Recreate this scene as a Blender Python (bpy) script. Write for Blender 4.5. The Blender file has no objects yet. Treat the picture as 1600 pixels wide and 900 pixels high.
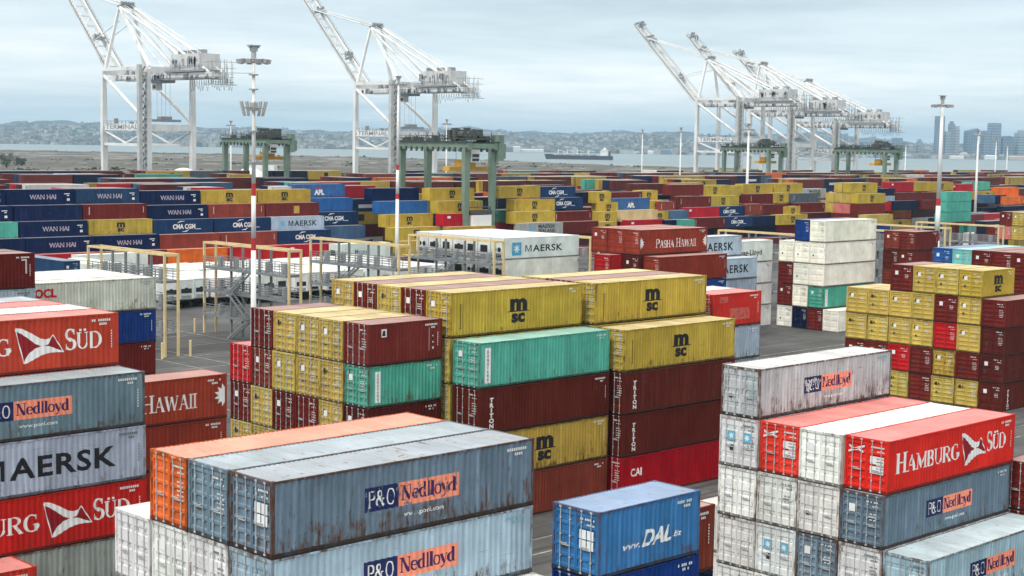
import bpy, bmesh, math, random
from math import radians as R, sin, cos, pi
from mathutils import Vector, Matrix
rng = random.Random(7)
sc = bpy.context.scene
col = sc.collection

# ------------------------------------------------------------------ camera
H = 24.3                                   # eye height above the yard
cam_d = bpy.data.cameras.new('camera')
cam = bpy.data.objects.new('camera', cam_d)
col.objects.link(cam)
RM = ((0.7176559, -0.69620899, 0.01621891), (0.69436832, 0.7135935, -0.09293516), (0.05312858, 0.07795736, 0.99554006))
r_, f_, u_ = [Vector(v) for v in RM]
m = Matrix((r_, u_, -f_)).transposed().to_4x4()
m.translation = Vector((0, 0, H))
cam.matrix_world = m
cam_d.sensor_width = 36
cam_d.lens = 36 * 2424.5 / 1600
cam_d.clip_start = 0.5
cam_d.clip_end = 40000
sc.camera = cam

# ------------------------------------------------------------------ world, sun, exposure
SUN_EL, SUN_DIR = R(52), Vector((-0.80, -0.16, 1.02)).normalized()
w = bpy.data.worlds.new('World')
sc.world = w
w.use_nodes = True
nt = w.node_tree
nt.nodes.clear()
def N(t, typ, **kw):
    n = t.nodes.new(typ)
    for k, v in kw.items():
        if k in n.inputs.keys(): n.inputs[k].default_value = v
        else: setattr(n, k, v)
    return n
def LK(t, a, b): t.links.new(a, b)
def math_node(t, op, a, b=None, clamp=False):
    n = t.nodes.new('ShaderNodeMath'); n.operation = op; n.use_clamp = clamp
    for i, x in enumerate((a, b)):
        if x is None: continue
        if isinstance(x, (int, float)): n.inputs[i].default_value = x
        else: LK(t, x, n.inputs[i])
    return n.outputs[0]
def ramp(t, fac, stops, interp='LINEAR'):
    n = t.nodes.new('ShaderNodeValToRGB'); n.color_ramp.interpolation = interp
    e = n.color_ramp.elements
    while len(e) < len(stops): e.new(0.5)
    for el, (p, c) in zip(e, stops):
        el.position = p; el.color = (*c, 1) if not isinstance(c, (int, float)) else (c, c, c, 1)
    LK(t, fac, n.inputs[0]); return n.outputs[0]
def mixc(t, fac, a, b, mode='MIX'):
    n = t.nodes.new('ShaderNodeMix'); n.data_type = 'RGBA'; n.blend_type = mode; n.clamp_factor = True
    for i, x in ((0, fac), (6, a), (7, b)):
        if isinstance(x, (int, float)): n.inputs[i].default_value = x
        elif isinstance(x, tuple): n.inputs[i].default_value = (*x, 1) if len(x) == 3 else x
        else: LK(t, x, n.inputs[i])
    return n.outputs[2]
sky = N(nt, 'ShaderNodeTexSky', sky_type='NISHITA', sun_disc=False)
sky.sun_elevation = SUN_EL
sky.sun_rotation = math.atan2(SUN_DIR.x, SUN_DIR.y)
tc = N(nt, 'ShaderNodeTexCoord')
sep = N(nt, 'ShaderNodeSeparateXYZ'); LK(nt, tc.outputs['Generated'], sep.inputs[0])
zz = math_node(nt, 'MAXIMUM', sep.outputs[2], 0.0)
den = math_node(nt, 'ADD', zz, 0.055)
cx = math_node(nt, 'DIVIDE', sep.outputs[0], den); cy = math_node(nt, 'DIVIDE', sep.outputs[1], den)
cmb = N(nt, 'ShaderNodeCombineXYZ'); LK(nt, cx, cmb.inputs[0]); LK(nt, cy, cmb.inputs[1])
n1 = N(nt, 'ShaderNodeTexNoise', Scale=0.30, Detail=6.0, Roughness=0.52); mpc = N(nt, 'ShaderNodeMapping'); mpc.inputs['Location'].default_value = (3.1, 7.4, 0); LK(nt, cmb.outputs[0], mpc.inputs[0]); LK(nt, mpc.outputs[0], n1.inputs['Vector'])
n2 = N(nt, 'ShaderNodeTexNoise', Scale=1.3, Detail=5.0, Roughness=0.55); LK(nt, cmb.outputs[0], n2.inputs['Vector'])
cl = math_node(nt, 'ADD', math_node(nt, 'MULTIPLY', n1.outputs[0], 0.72), math_node(nt, 'MULTIPLY', n2.outputs[0], 0.28))
ccol = ramp(nt, cl, [(0.34, (4.55, 5.45, 6.0)), (0.43, (5.5, 6.45, 7.0)), (0.52, (6.4, 7.2, 7.6)), (0.63, (7.9, 8.3, 8.5))])
zen = ramp(nt, zz, [(0.0, (1.10, 1.08, 1.06)), (0.045, (1.12, 1.10, 1.08)), (0.09, (1.0, 1.0, 1.0)), (0.22, (1.08, 1.05, 1.0)), (0.55, (1.75, 1.55, 1.40)), (1.0, (2.25, 1.95, 1.72))])
mul = N(nt, 'ShaderNodeVectorMath', operation='MULTIPLY'); LK(nt, ccol, mul.inputs[0]); LK(nt, zen, mul.inputs[1])
ccol = mul.outputs[0]
mixed = mixc(nt, 0.9, sky.outputs[0], ccol)
bg = N(nt, 'ShaderNodeBackground', Strength=0.1); LK(nt, mixed, bg.inputs[0])
wo = N(nt, 'ShaderNodeOutputWorld'); LK(nt, bg.outputs[0], wo.inputs[0])

sun_d = bpy.data.lights.new('sun', 'SUN')
sun_d.energy = 1.5; sun_d.angle = R(14); sun_d.color = (1, 0.965, 0.91)
sun = bpy.data.objects.new('sun', sun_d); col.objects.link(sun)
sun.rotation_euler = SUN_DIR.to_track_quat('Z', 'Y').to_euler()
vs = sc.view_settings
vs.view_transform = 'Standard'; vs.look = 'None'; vs.gamma = 1; vs.use_curve_mapping = False
vs.exposure = 0.45
sc.cycles.use_denoising = True
HAZE_DENSITY = 0.00009
sc.cycles.max_bounces = 5
sc.cycles.diffuse_bounces = 3
sc.cycles.volume_bounces = 0
sc.cycles.transparent_max_bounces = 6
sc.cycles.use_adaptive_sampling = True

# ------------------------------------------------------------------ colour and materials
def lin(c):
    return tuple(((v / 255) / 12.92 if v / 255 <= 0.04045 else ((v / 255 + 0.055) / 1.055) ** 2.4) for v in c)
MATS = {}
def new_mat(name):
    mt = bpy.data.materials.new(name); mt.use_nodes = True
    t = mt.node_tree; t.nodes.clear()
    out = N(t, 'ShaderNodeOutputMaterial'); b = N(t, 'ShaderNodeBsdfPrincipled')
    LK(t, b.outputs[0], out.inputs[0]); MATS[name] = mt
    return mt, t, b, out
def local_coords(t):
    """object coordinates shifted by the object's own random number, so no two repeat"""
    tc = N(t, 'ShaderNodeTexCoord'); oi = N(t, 'ShaderNodeObjectInfo')
    off = N(t, 'ShaderNodeCombineXYZ')
    for i, k in enumerate((97.0, 53.0, 31.0)): LK(t, math_node(t, 'MULTIPLY', oi.outputs['Random'], k), off.inputs[i])
    va = N(t, 'ShaderNodeVectorMath', operation='ADD'); LK(t, tc.outputs['Object'], va.inputs[0]); LK(t, off.outputs[0], va.inputs[1])
    return tc.outputs['Object'], va.outputs[0], oi
def scaled(t, vec, s):
    mp = N(t, 'ShaderNodeMapping'); mp.inputs['Scale'].default_value = s; LK(t, vec, mp.inputs[0]); return mp.outputs[0]
def noise(t, vec, scale, detail=4.0, rough=0.55):
    n = N(t, 'ShaderNodeTexNoise', Scale=scale, Detail=detail, Roughness=rough); LK(t, vec, n.inputs['Vector']); return n.outputs[0]
RUST = (0.055, 0.026, 0.015); GRIME = (0.045, 0.042, 0.04)
def paint(name, kind):
    mt, t, b, out = new_mat(name)
    oc, vc, oi = local_coords(t)
    base = oi.outputs['Color']; wea = oi.outputs['Alpha']
    if kind == 'roof':
        wea = math_node(t, 'ADD', math_node(t, 'MULTIPLY', wea, 0.7), 0.25, True)
        sc_ = N(t, 'ShaderNodeSeparateColor'); LK(t, base, sc_.inputs[0])
        mxv = math_node(t, 'MAXIMUM', math_node(t, 'MAXIMUM', sc_.outputs[0], sc_.outputs[1]), math_node(t, 'MAXIMUM', sc_.outputs[2], 0.02))
        hue = N(t, 'ShaderNodeVectorMath', operation='SCALE'); LK(t, base, hue.inputs[0]); LK(t, math_node(t, 'DIVIDE', 0.80, mxv), hue.inputs['Scale'])
        chalk_sheen = mixc(t, 0.17, (0.82, 0.79, 0.76), hue.outputs[0])       # sun bleached, chalking paint, plus some sky sheen mixed into the colour
        base = mixc(t, 0.35, base, chalk_sheen)
        mott = ramp(t, noise(t, vc, 0.55, 5), [(0.3, 0.80), (0.7, 1.08)])
        base = mixc(t, 1.0, base, mott, 'MULTIPLY')
        st = ramp(t, noise(t, scaled(t, vc, (2.2, 0.5, 1)), 1.0, 6, 0.65), [(0.40, 0.0), (0.52, 0.0), (0.75, 0.55)])
        base = mixc(t, st, base, (0.30, 0.26, 0.22))
        spots = ramp(t, noise(t, vc, 2.6, 6, 0.7), [(0.60, 0.0), (0.69, 0.85)])
        base = mixc(t, math_node(t, 'MULTIPLY', spots, wea), base, (0.20, 0.10, 0.06))
        sx = N(t, 'ShaderNodeSeparateXYZ'); LK(t, vc, sx.inputs[0])
        wn = N(t, 'ShaderNodeTexWhiteNoise', noise_dimensions='1D'); LK(t, math_node(t, 'FLOOR', math_node(t, 'DIVIDE', sx.outputs[0], 1.13)), wn.inputs['W'])
        base = mixc(t, 1.0, base, ramp(t, wn.outputs[0], [(0.0, 0.88), (1.0, 1.06)]), 'MULTIPLY')
        fr = math_node(t, 'FRACT', math_node(t, 'DIVIDE', sx.outputs[0], 1.13))
        seam = ramp(t, fr, [(0.0, 0.35), (0.035, 0.0)], 'CONSTANT')
        base = mixc(t, math_node(t, 'MULTIPLY', seam, wea), base, (0.16, 0.13, 0.11))
        scr = ramp(t, noise(t, scaled(t, vc, (5.0, 0.7, 1)), 1.0, 3, 0.6), [(0.66, 0.0), (0.69, 0.8)])
        base = mixc(t, math_node(t, 'MULTIPLY', scr, wea), base, (0.13, 0.10, 0.085))
        rough = 0.5
    else:
        mott = ramp(t, noise(t, vc, 0.7, 4), [(0.3, 0.84), (0.7, 1.12)])
        base = mixc(t, 1.0, base, mott, 'MULTIPLY')
        streak = noise(t, scaled(t, vc, (7, 7, 0.35)), 1.0, 5, 0.6)
        sk = ramp(t, streak, [(0.52, 0.0), (0.74, 0.42)])
        base = mixc(t, math_node(t, 'MULTIPLY', sk, wea), base, GRIME)
        fade = ramp(t, noise(t, scaled(t, vc, (3, 3, 0.25)), 1.0, 3, 0.5), [(0.50, 0.0), (0.74, 0.7)])
        pal_ = N(t, 'ShaderNodeVectorMath', operation='MULTIPLY_ADD'); LK(t, base, pal_.inputs[0]); pal_.inputs[1].default_value = (1.5, 1.5, 1.5); pal_.inputs[2].default_value = (0.035, 0.03, 0.028)
        base = mixc(t, math_node(t, 'MULTIPLY', fade, wea), base, pal_.outputs[0])
        scr = ramp(t, noise(t, scaled(t, vc, (0.55, 0.55, 6.0)), 1.2, 4, 0.6), [(0.66, 0.0), (0.685, 0.5)])
        base = mixc(t, math_node(t, 'MULTIPLY', scr, wea), base, (0.16, 0.15, 0.14))
        wn = N(t, 'ShaderNodeTexWhiteNoise', noise_dimensions='1D'); sx = N(t, 'ShaderNodeSeparateXYZ'); LK(t, vc, sx.inputs[0]); LK(t, math_node(t, 'FLOOR', math_node(t, 'DIVIDE', sx.outputs[0], 1.66)), wn.inputs['W'])
        base = mixc(t, 1.0, base, ramp(t, wn.outputs[0], [(0.0, 0.90), (1.0, 1.07)]), 'MULTIPLY')
        rn = noise(t, scaled(t, vc, (1.6, 1.6, 0.8)), 1.3, 8, 0.72)
        drip = noise(t, scaled(t, vc, (9, 9, 0.9)), 1.0, 5, 0.7)
        both = math_node(t, 'ADD', math_node(t, 'MULTIPLY', rn, 0.6), math_node(t, 'MULTIPLY', drip, 0.4))
        if kind == 'side':
            s = N(t, 'ShaderNodeSeparateXYZ'); LK(t, oc, s.inputs[0])
            low = math_node(t, 'MULTIPLY', math_node(t, 'SUBTRACT', 1.0, math_node(t, 'DIVIDE', s.outputs[2], 1.5), True), 0.11)
            both = math_node(t, 'ADD', both, low)
            lo, hi = 0.625, 0.73
        elif kind == 'door': lo, hi = 0.585, 0.69
        else: lo, hi = 0.47, 0.64
        thr = math_node(t, 'ADD', both, math_node(t, 'MULTIPLY', math_node(t, 'SUBTRACT', wea, 0.5), 0.26 if kind == 'frame' else 0.14))
        rust = ramp(t, thr, [(lo, 0.0), (hi, 0.95)])
        rc = mixc(t, noise(t, vc, 6.0, 3), RUST, (0.13, 0.06, 0.032))
        base = mixc(t, rust, base, rc)
        if kind == 'frame':                                    # bottom rails painted darker, deepening the seams between stacked boxes
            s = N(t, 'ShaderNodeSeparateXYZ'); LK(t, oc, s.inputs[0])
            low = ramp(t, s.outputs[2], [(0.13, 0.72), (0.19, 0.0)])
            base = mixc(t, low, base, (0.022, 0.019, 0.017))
        rough = 0.5
    LK(t, base, b.inputs['Base Color'])
    b.inputs['Roughness'].default_value = rough
    b.inputs['Specular IOR Level'].default_value = 0.08
    bm_ = N(t, 'ShaderNodeBump', Strength=0.55, Distance=0.07); LK(t, noise(t, vc, 1.1, 3), bm_.inputs['Height'])
    LK(t, bm_.outputs[0], b.inputs['Normal'])
    return mt
paint('container_side_paint', 'side'); paint('container_door_paint', 'door')
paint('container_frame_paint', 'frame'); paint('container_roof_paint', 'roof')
def decal(name, wear):
    mt, t, b, out = new_mat(name)
    oc, vc, oi = local_coords(t)
    base = mixc(t, 1.0, oi.outputs['Color'], ramp(t, noise(t, vc, 1.4, 4), [(0.3, 0.86), (0.7, 1.06)]), 'MULTIPLY')
    LK(t, base, b.inputs['Base Color']); b.inputs['Roughness'].default_value = 0.55
    b.inputs['Specular IOR Level'].default_value = 0.3
    chips = ramp(t, noise(t, scaled(t, vc, (1.2, 1, 0.8)), 3.2, 7, 0.7), [(0.62 - wear, 0.0), (0.64 - wear, 1.0)])
    tr = N(t, 'ShaderNodeBsdfTransparent'); mx = N(t, 'ShaderNodeMixShader')
    LK(t, chips, mx.inputs[0]); LK(t, b.outputs[0], mx.inputs[1]); LK(t, tr.outputs[0], mx.inputs[2]); LK(t, mx.outputs[0], out.inputs[0])
    return mt
decal('lettering_paint', -0.06); decal('worn_lettering_paint', 0.065)
def plain(name, c, rough=0.5, var=0.12, scale=0.8, metal=0.0, grime=0.0, use_obj=False):
    mt, t, b, out = new_mat(name)
    oc, vc, oi = local_coords(t)
    src = oi.outputs['Color'] if use_obj else tuple(c)
    base = mixc(t, 1.0, src, ramp(t, noise(t, vc, scale, 5), [(0.3, 1 - var), (0.7, 1 + var)]), 'MULTIPLY')
    if grime:
        base = mixc(t, ramp(t, noise(t, scaled(t, vc, (1, 1, 0.25)), scale * 1.7, 6, 0.65), [(0.5, 0.0), (0.72, grime)]), base, (0.16, 0.11, 0.08))
    LK(t, base, b.inputs['Base Color']); b.inputs['Roughness'].default_value = rough; b.inputs['Metallic'].default_value = metal
    b.inputs['Specular IOR Level'].default_value = 0.35
    return mt
plain('galvanised_rod', (0.42, 0.43, 0.43), 0.5, 0.25, 2.0)
plain('rack_yellow_paint', (0.70, 0.54, 0.28), 0.55, 0.12, 0.8, 0, 0.25)
plain('rack_steel', (0.20, 0.215, 0.225), 0.6, 0.15, 0.8, 0, 0.3)
plain('crane_white_paint', (0.76, 0.76, 0.75), 0.5, 0.08, 0.12, 0, 0.4)
plain('house_grey_white', (0.62, 0.62, 0.61), 0.55, 0.12, 0.2, 0, 0.45)
plain('weathered_white', (0.50, 0.50, 0.49), 0.6, 0.15, 0.3, 0, 0.5)
plain('crane_grey_steel', (0.27, 0.28, 0.29), 0.6, 0.15, 0.3)  # mid grey steel of walkways, bogies, stairs and other fittings
plain('gantry_green_paint', (0.17, 0.245, 0.19), 0.55, 0.15, 0.4, 0, 0.45)
plain('gantry_dark_steel', (0.07, 0.078, 0.07), 0.65, 0.2, 0.5)
plain('mast_white_paint', (0.78, 0.78, 0.77), 0.5, 0.06, 0.5, 0, 0.15)
plain('mast_red_paint', (0.45, 0.03, 0.035), 0.5, 0.1, 0.5)
plain('lamp_metal', (0.36, 0.365, 0.37), 0.5, 0.2, 1.0)
plain('white_sheet', (0.80, 0.80, 0.79), 0.5, 0.05, 0.4, 0, 0.12)
plain('dark_machine', (0.02, 0.021, 0.022), 0.6, 0.25, 2.0)
plain('black_rubber', (0.018, 0.018, 0.018), 0.8, 0.2, 2.0)
plain('machine_yellow', (0.60, 0.33, 0.03), 0.5, 0.15, 0.8)
plain('ship_hull_paint', (0.025, 0.022, 0.03), 0.6, 0.2, 0.05)
plain('ship_red_paint', (0.13, 0.05, 0.04), 0.6, 0.2, 0.05)
plain('blue_glass', (0.09, 0.14, 0.20), 0.25, 0.12, 0.02)
plain('cab_glass', (0.03, 0.04, 0.05), 0.1, 0.1, 1.0)
plain('concrete_tower', (0.34, 0.33, 0.31), 0.7, 0.12, 0.03)
plain('tinted_object', (1, 1, 1), 0.55, 0.12, 0.6, use_obj=True, grime=0.2)
def attr_mat(name, rough=0.6):
    mt, t, b, out = new_mat(name)
    a = N(t, 'ShaderNodeAttribute', attribute_name='Col')
    tcn = N(t, 'ShaderNodeTexCoord')
    base = mixc(t, 1.0, a.outputs[0], ramp(t, noise(t, tcn.outputs['Object'], 0.5, 5), [(0.3, 0.82), (0.7, 1.12)]), 'MULTIPLY')
    LK(t, base, b.inputs['Base Color']); b.inputs['Roughness'].default_value = rough; b.inputs['Specular IOR Level'].default_value = 0.3
attr_mat('far_paint')

# ------------------------------------------------------------------ mesh builder
class MB:
    def __init__(s): s.v, s.f, s.c, s.cur = [], [], [], (1, 1, 1)
    def quad(s, *p):
        i = len(s.v); s.v += [tuple(q) for q in p]; s.f.append(tuple(range(i, i + len(p)))); s.c.append(s.cur)
    def box(s, x0, y0, z0, x1, y1, z1):
        s.hexa([(x0, y0, z0), (x1, y0, z0), (x1, y1, z0), (x0, y1, z0)], [(x0, y0, z1), (x1, y0, z1), (x1, y1, z1), (x0, y1, z1)])
    def hexa(s, lo, hi):
        i = len(s.v); s.v += [tuple(p) for p in lo] + [tuple(p) for p in hi]
        for f in ((3, 2, 1, 0), (4, 5, 6, 7), (0, 1, 5, 4), (1, 2, 6, 5), (2, 3, 7, 6), (3, 0, 4, 7)):
            s.f.append(tuple(i + k for k in f)); s.c.append(s.cur)
    def beam(s, p, q, w, h=None, w2=None, h2=None, up=(0, 0, 1)):
        h = w if h is None else h; w2 = w if w2 is None else w2; h2 = h if h2 is None else h2
        p, q = Vector(p), Vector(q); d = (q - p).normalized()
        u = Vector(up)
        if abs(d.dot(u)) > 0.99: u = Vector((1, 0, 0))
        a = d.cross(u).normalized(); b = a.cross(d).normalized()
        f = lambda c, W, Hh: [c - a * W / 2 - b * Hh / 2, c + a * W / 2 - b * Hh / 2, c + a * W / 2 + b * Hh / 2, c - a * W / 2 + b * Hh / 2]
        s.hexa(f(p, w, h), f(q, w2, h2))
    def tube(s, p, q, r, r2=None, n=8, caps=True):
        r2 = r if r2 is None else r2
        p, q = Vector(p), Vector(q); d = (q - p).normalized()
        u = Vector((0, 0, 1)) if abs(d.z) < 0.99 else Vector((1, 0, 0))
        a = d.cross(u).normalized(); b = d.cross(a)
        i = len(s.v)
        for c, rr in ((p, r), (q, r2)):
            for k in range(n): s.v.append(tuple(c + (a * cos(2 * pi * k / n) + b * sin(2 * pi * k / n)) * rr))
        for k in range(n):
            s.f.append((i + k, i + (k + 1) % n, i + n + (k + 1) % n, i + n + k)[::-1]); s.c.append(s.cur)
        if caps:
            s.f.append(tuple(range(i, i + n))); s.f.append(tuple(range(i + 2 * n - 1, i + n - 1, -1))); s.c += [s.cur] * 2
    def ball(s, c, rx, ry, rz, n=12, m_=6, half=False):
        i = len(s.v); c = Vector(c)
        lo = 0.0 if half else -pi / 2
        for a in range(m_ + 1):
            th = lo + (pi / 2 - lo) * a / m_
            for k in range(n):
                s.v.append((c.x + rx * cos(th) * cos(2 * pi * k / n), c.y + ry * cos(th) * sin(2 * pi * k / n), c.z + rz * sin(th)))
        for a in range(m_):
            for k in range(n):
                s.f.append((i + a * n + k, i + a * n + (k + 1) % n, i + (a + 1) * n + (k + 1) % n, i + (a + 1) * n + k)); s.c.append(s.cur)
    def mesh(s, name, mat, smooth=False, attr=False):
        me = bpy.data.meshes.new(name); me.from_pydata(s.v, [], s.f); me.update()
        me.materials.append(MATS[mat] if isinstance(mat, str) else mat)
        if smooth:
            for p in me.polygons: p.use_smooth = True
        if attr:
            at = me.attributes.new('Col', 'FLOAT_COLOR', 'FACE')
            at.data.foreach_set('color', [x for c in s.c for x in (*c, 1.0)])
        return me
    def build(s, name, mat, parent=None, loc=None, smooth=False, attr=False):
        return link(name, s.mesh(name, mat, smooth, attr), parent, loc)
def link(name, me, parent=None, loc=None):
    o = bpy.data.objects.new(name, me); col.objects.link(o)
    if parent: o.parent = parent
    if loc is not None: o.location = loc
    return o
def empty(name, loc, rz=0.0):
    o = bpy.data.objects.new(name, None); col.objects.link(o); o.location = loc; o.rotation_euler = (0, 0, rz); o.empty_display_size = 0.5
    return o
def tag(o, label=None, cat=None, group=None, kind=None):
    if label: o['label'] = label
    if cat: o['category'] = cat
    if group: o['group'] = group
    if kind: o['kind'] = kind
    return o
def copy_tree(o, parent=None):
    c = o.copy(); col.objects.link(c)
    if parent: c.parent = parent
    for ch in list(o.children): copy_tree(ch, c)
    return c

# ------------------------------------------------------------------ SETTING: yard, quay, water, far land
def build_ground():
    mt, t, b, out = new_mat('asphalt')
    tcn = N(t, 'ShaderNodeTexCoord'); P = tcn.outputs['Object']
    big = ramp(t, noise(t, P, 0.11, 6, 0.6), [(0.32, (0.040, 0.040, 0.039)), (0.5, (0.072, 0.071, 0.069)), (0.68, (0.115, 0.113, 0.11))])
    fine = ramp(t, noise(t, P, 1.6, 7, 0.65), [(0.3, 0.82), (0.7, 1.14)])
    base = mixc(t, 1.0, big, fine, 'MULTIPLY')
    tyre = ramp(t, noise(t, scaled(t, P, (0.03, 1.3, 1)), 1.0, 5, 0.62), [(0.50, 0.0), (0.62, 0.8)])
    base = mixc(t, tyre, base, (0.035, 0.035, 0.036))
    tyre2 = ramp(t, noise(t, scaled(t, P, (1.3, 0.04, 1)), 1.0, 4, 0.6), [(0.56, 0.0), (0.70, 0.5)])
    base = mixc(t, tyre2, base, (0.04, 0.04, 0.041))
    oil = ramp(t, noise(t, P, 0.55, 5, 0.6), [(0.62, 0.0), (0.70, 0.7)])
    base = mixc(t, oil, base, (0.025, 0.024, 0.024))
    pale = ramp(t, noise(t, scaled(t, P, (0.06, 0.8, 1)), 1.0, 3), [(0.6, 0.0), (0.72, 0.4)])
    base = mixc(t, pale, base, (0.22, 0.22, 0.215))
    LK(t, base, b.inputs['Base Color']); b.inputs['Roughness'].default_value = 0.8
    g = MB(); g.quad((-60, -160, 0), (1500, -160, 0), (1500, 590, 0), (-60, 590, 0))
    tag(g.build('yard_ground', 'asphalt'), kind='structure')
    q = MB(); q.box(-60, 590, -6, 1500, 594, 0.25)
    plain('quay_concrete', (0.30, 0.29, 0.27), 0.8, 0.2, 0.1, 0, 0.3)
    tag(q.build('quay_kerb', 'quay_concrete'), kind='structure')
    # painted slot lines on the open asphalt
    l = MB()
    for y in range(92, 206, 8): l.box(88, y, 0.0, 107, y + 0.14, 0.004)
    for x in (78.0, 90.0, 94.4, 105.6, 188.0): l.box(x, 60, 0.0, x + 0.15, 330, 0.0045)
    for y in (57.0, 63.5, 66.0): l.box(20, y, 0.0, 300, y + 0.15, 0.0055)
    for y in (103.0, 108.5): l.box(120, y, 0.0, 300, y + 0.15, 0.0055)
    mt, t, b, out = new_mat('road_paint')
    tcn = N(t, 'ShaderNodeTexCoord')
    LK(t, ramp(t, noise(t, tcn.outputs['Object'], 0.9, 6, 0.7), [(0.42, (0.12, 0.12, 0.12)), (0.62, (0.42, 0.42, 0.40))]), b.inputs['Base Color'])
    tag(l.build('yard_road_markings', 'road_paint'), kind='structure')
    # water
    mt, t, b, out = new_mat('bay_water')
    tcn = N(t, 'ShaderNodeTexCoord')
    LK(t, ramp(t, noise(t, scaled(t, tcn.outputs['Object'], (0.0012, 0.004, 1)), 1.0, 5), [(0.35, (0.125, 0.175, 0.185)), (0.65, (0.165, 0.215, 0.225))]), b.inputs['Base Color'])
    b.inputs['Roughness'].default_value = 0.38
    bp = N(t, 'ShaderNodeBump', Strength=0.6, Distance=1.2); LK(t, noise(t, scaled(t, tcn.outputs['Object'], (0.05, 0.05, 1)), 1.0, 5), bp.inputs['Height']); LK(t, bp.outputs[0], b.inputs['Normal'])
    wt = MB(); wt.quad((-9000, -300, -3), (12500, -300, -3), (12500, 12500, -3), (-9000, 12500, -3))
    tag(wt.build('bay_water', 'bay_water'), kind='structure')
build_ground()
def at(px, D, z=0.0):
    """ground point seen at photo column px at depth D (used to lay out the far shore at its real distances)"""
    a = (px - 800) / 2424.5 / 1.0087
    return Vector(((r_.x * a + f_.x) * D, (r_.y * a + f_.y) * D, z))

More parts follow.
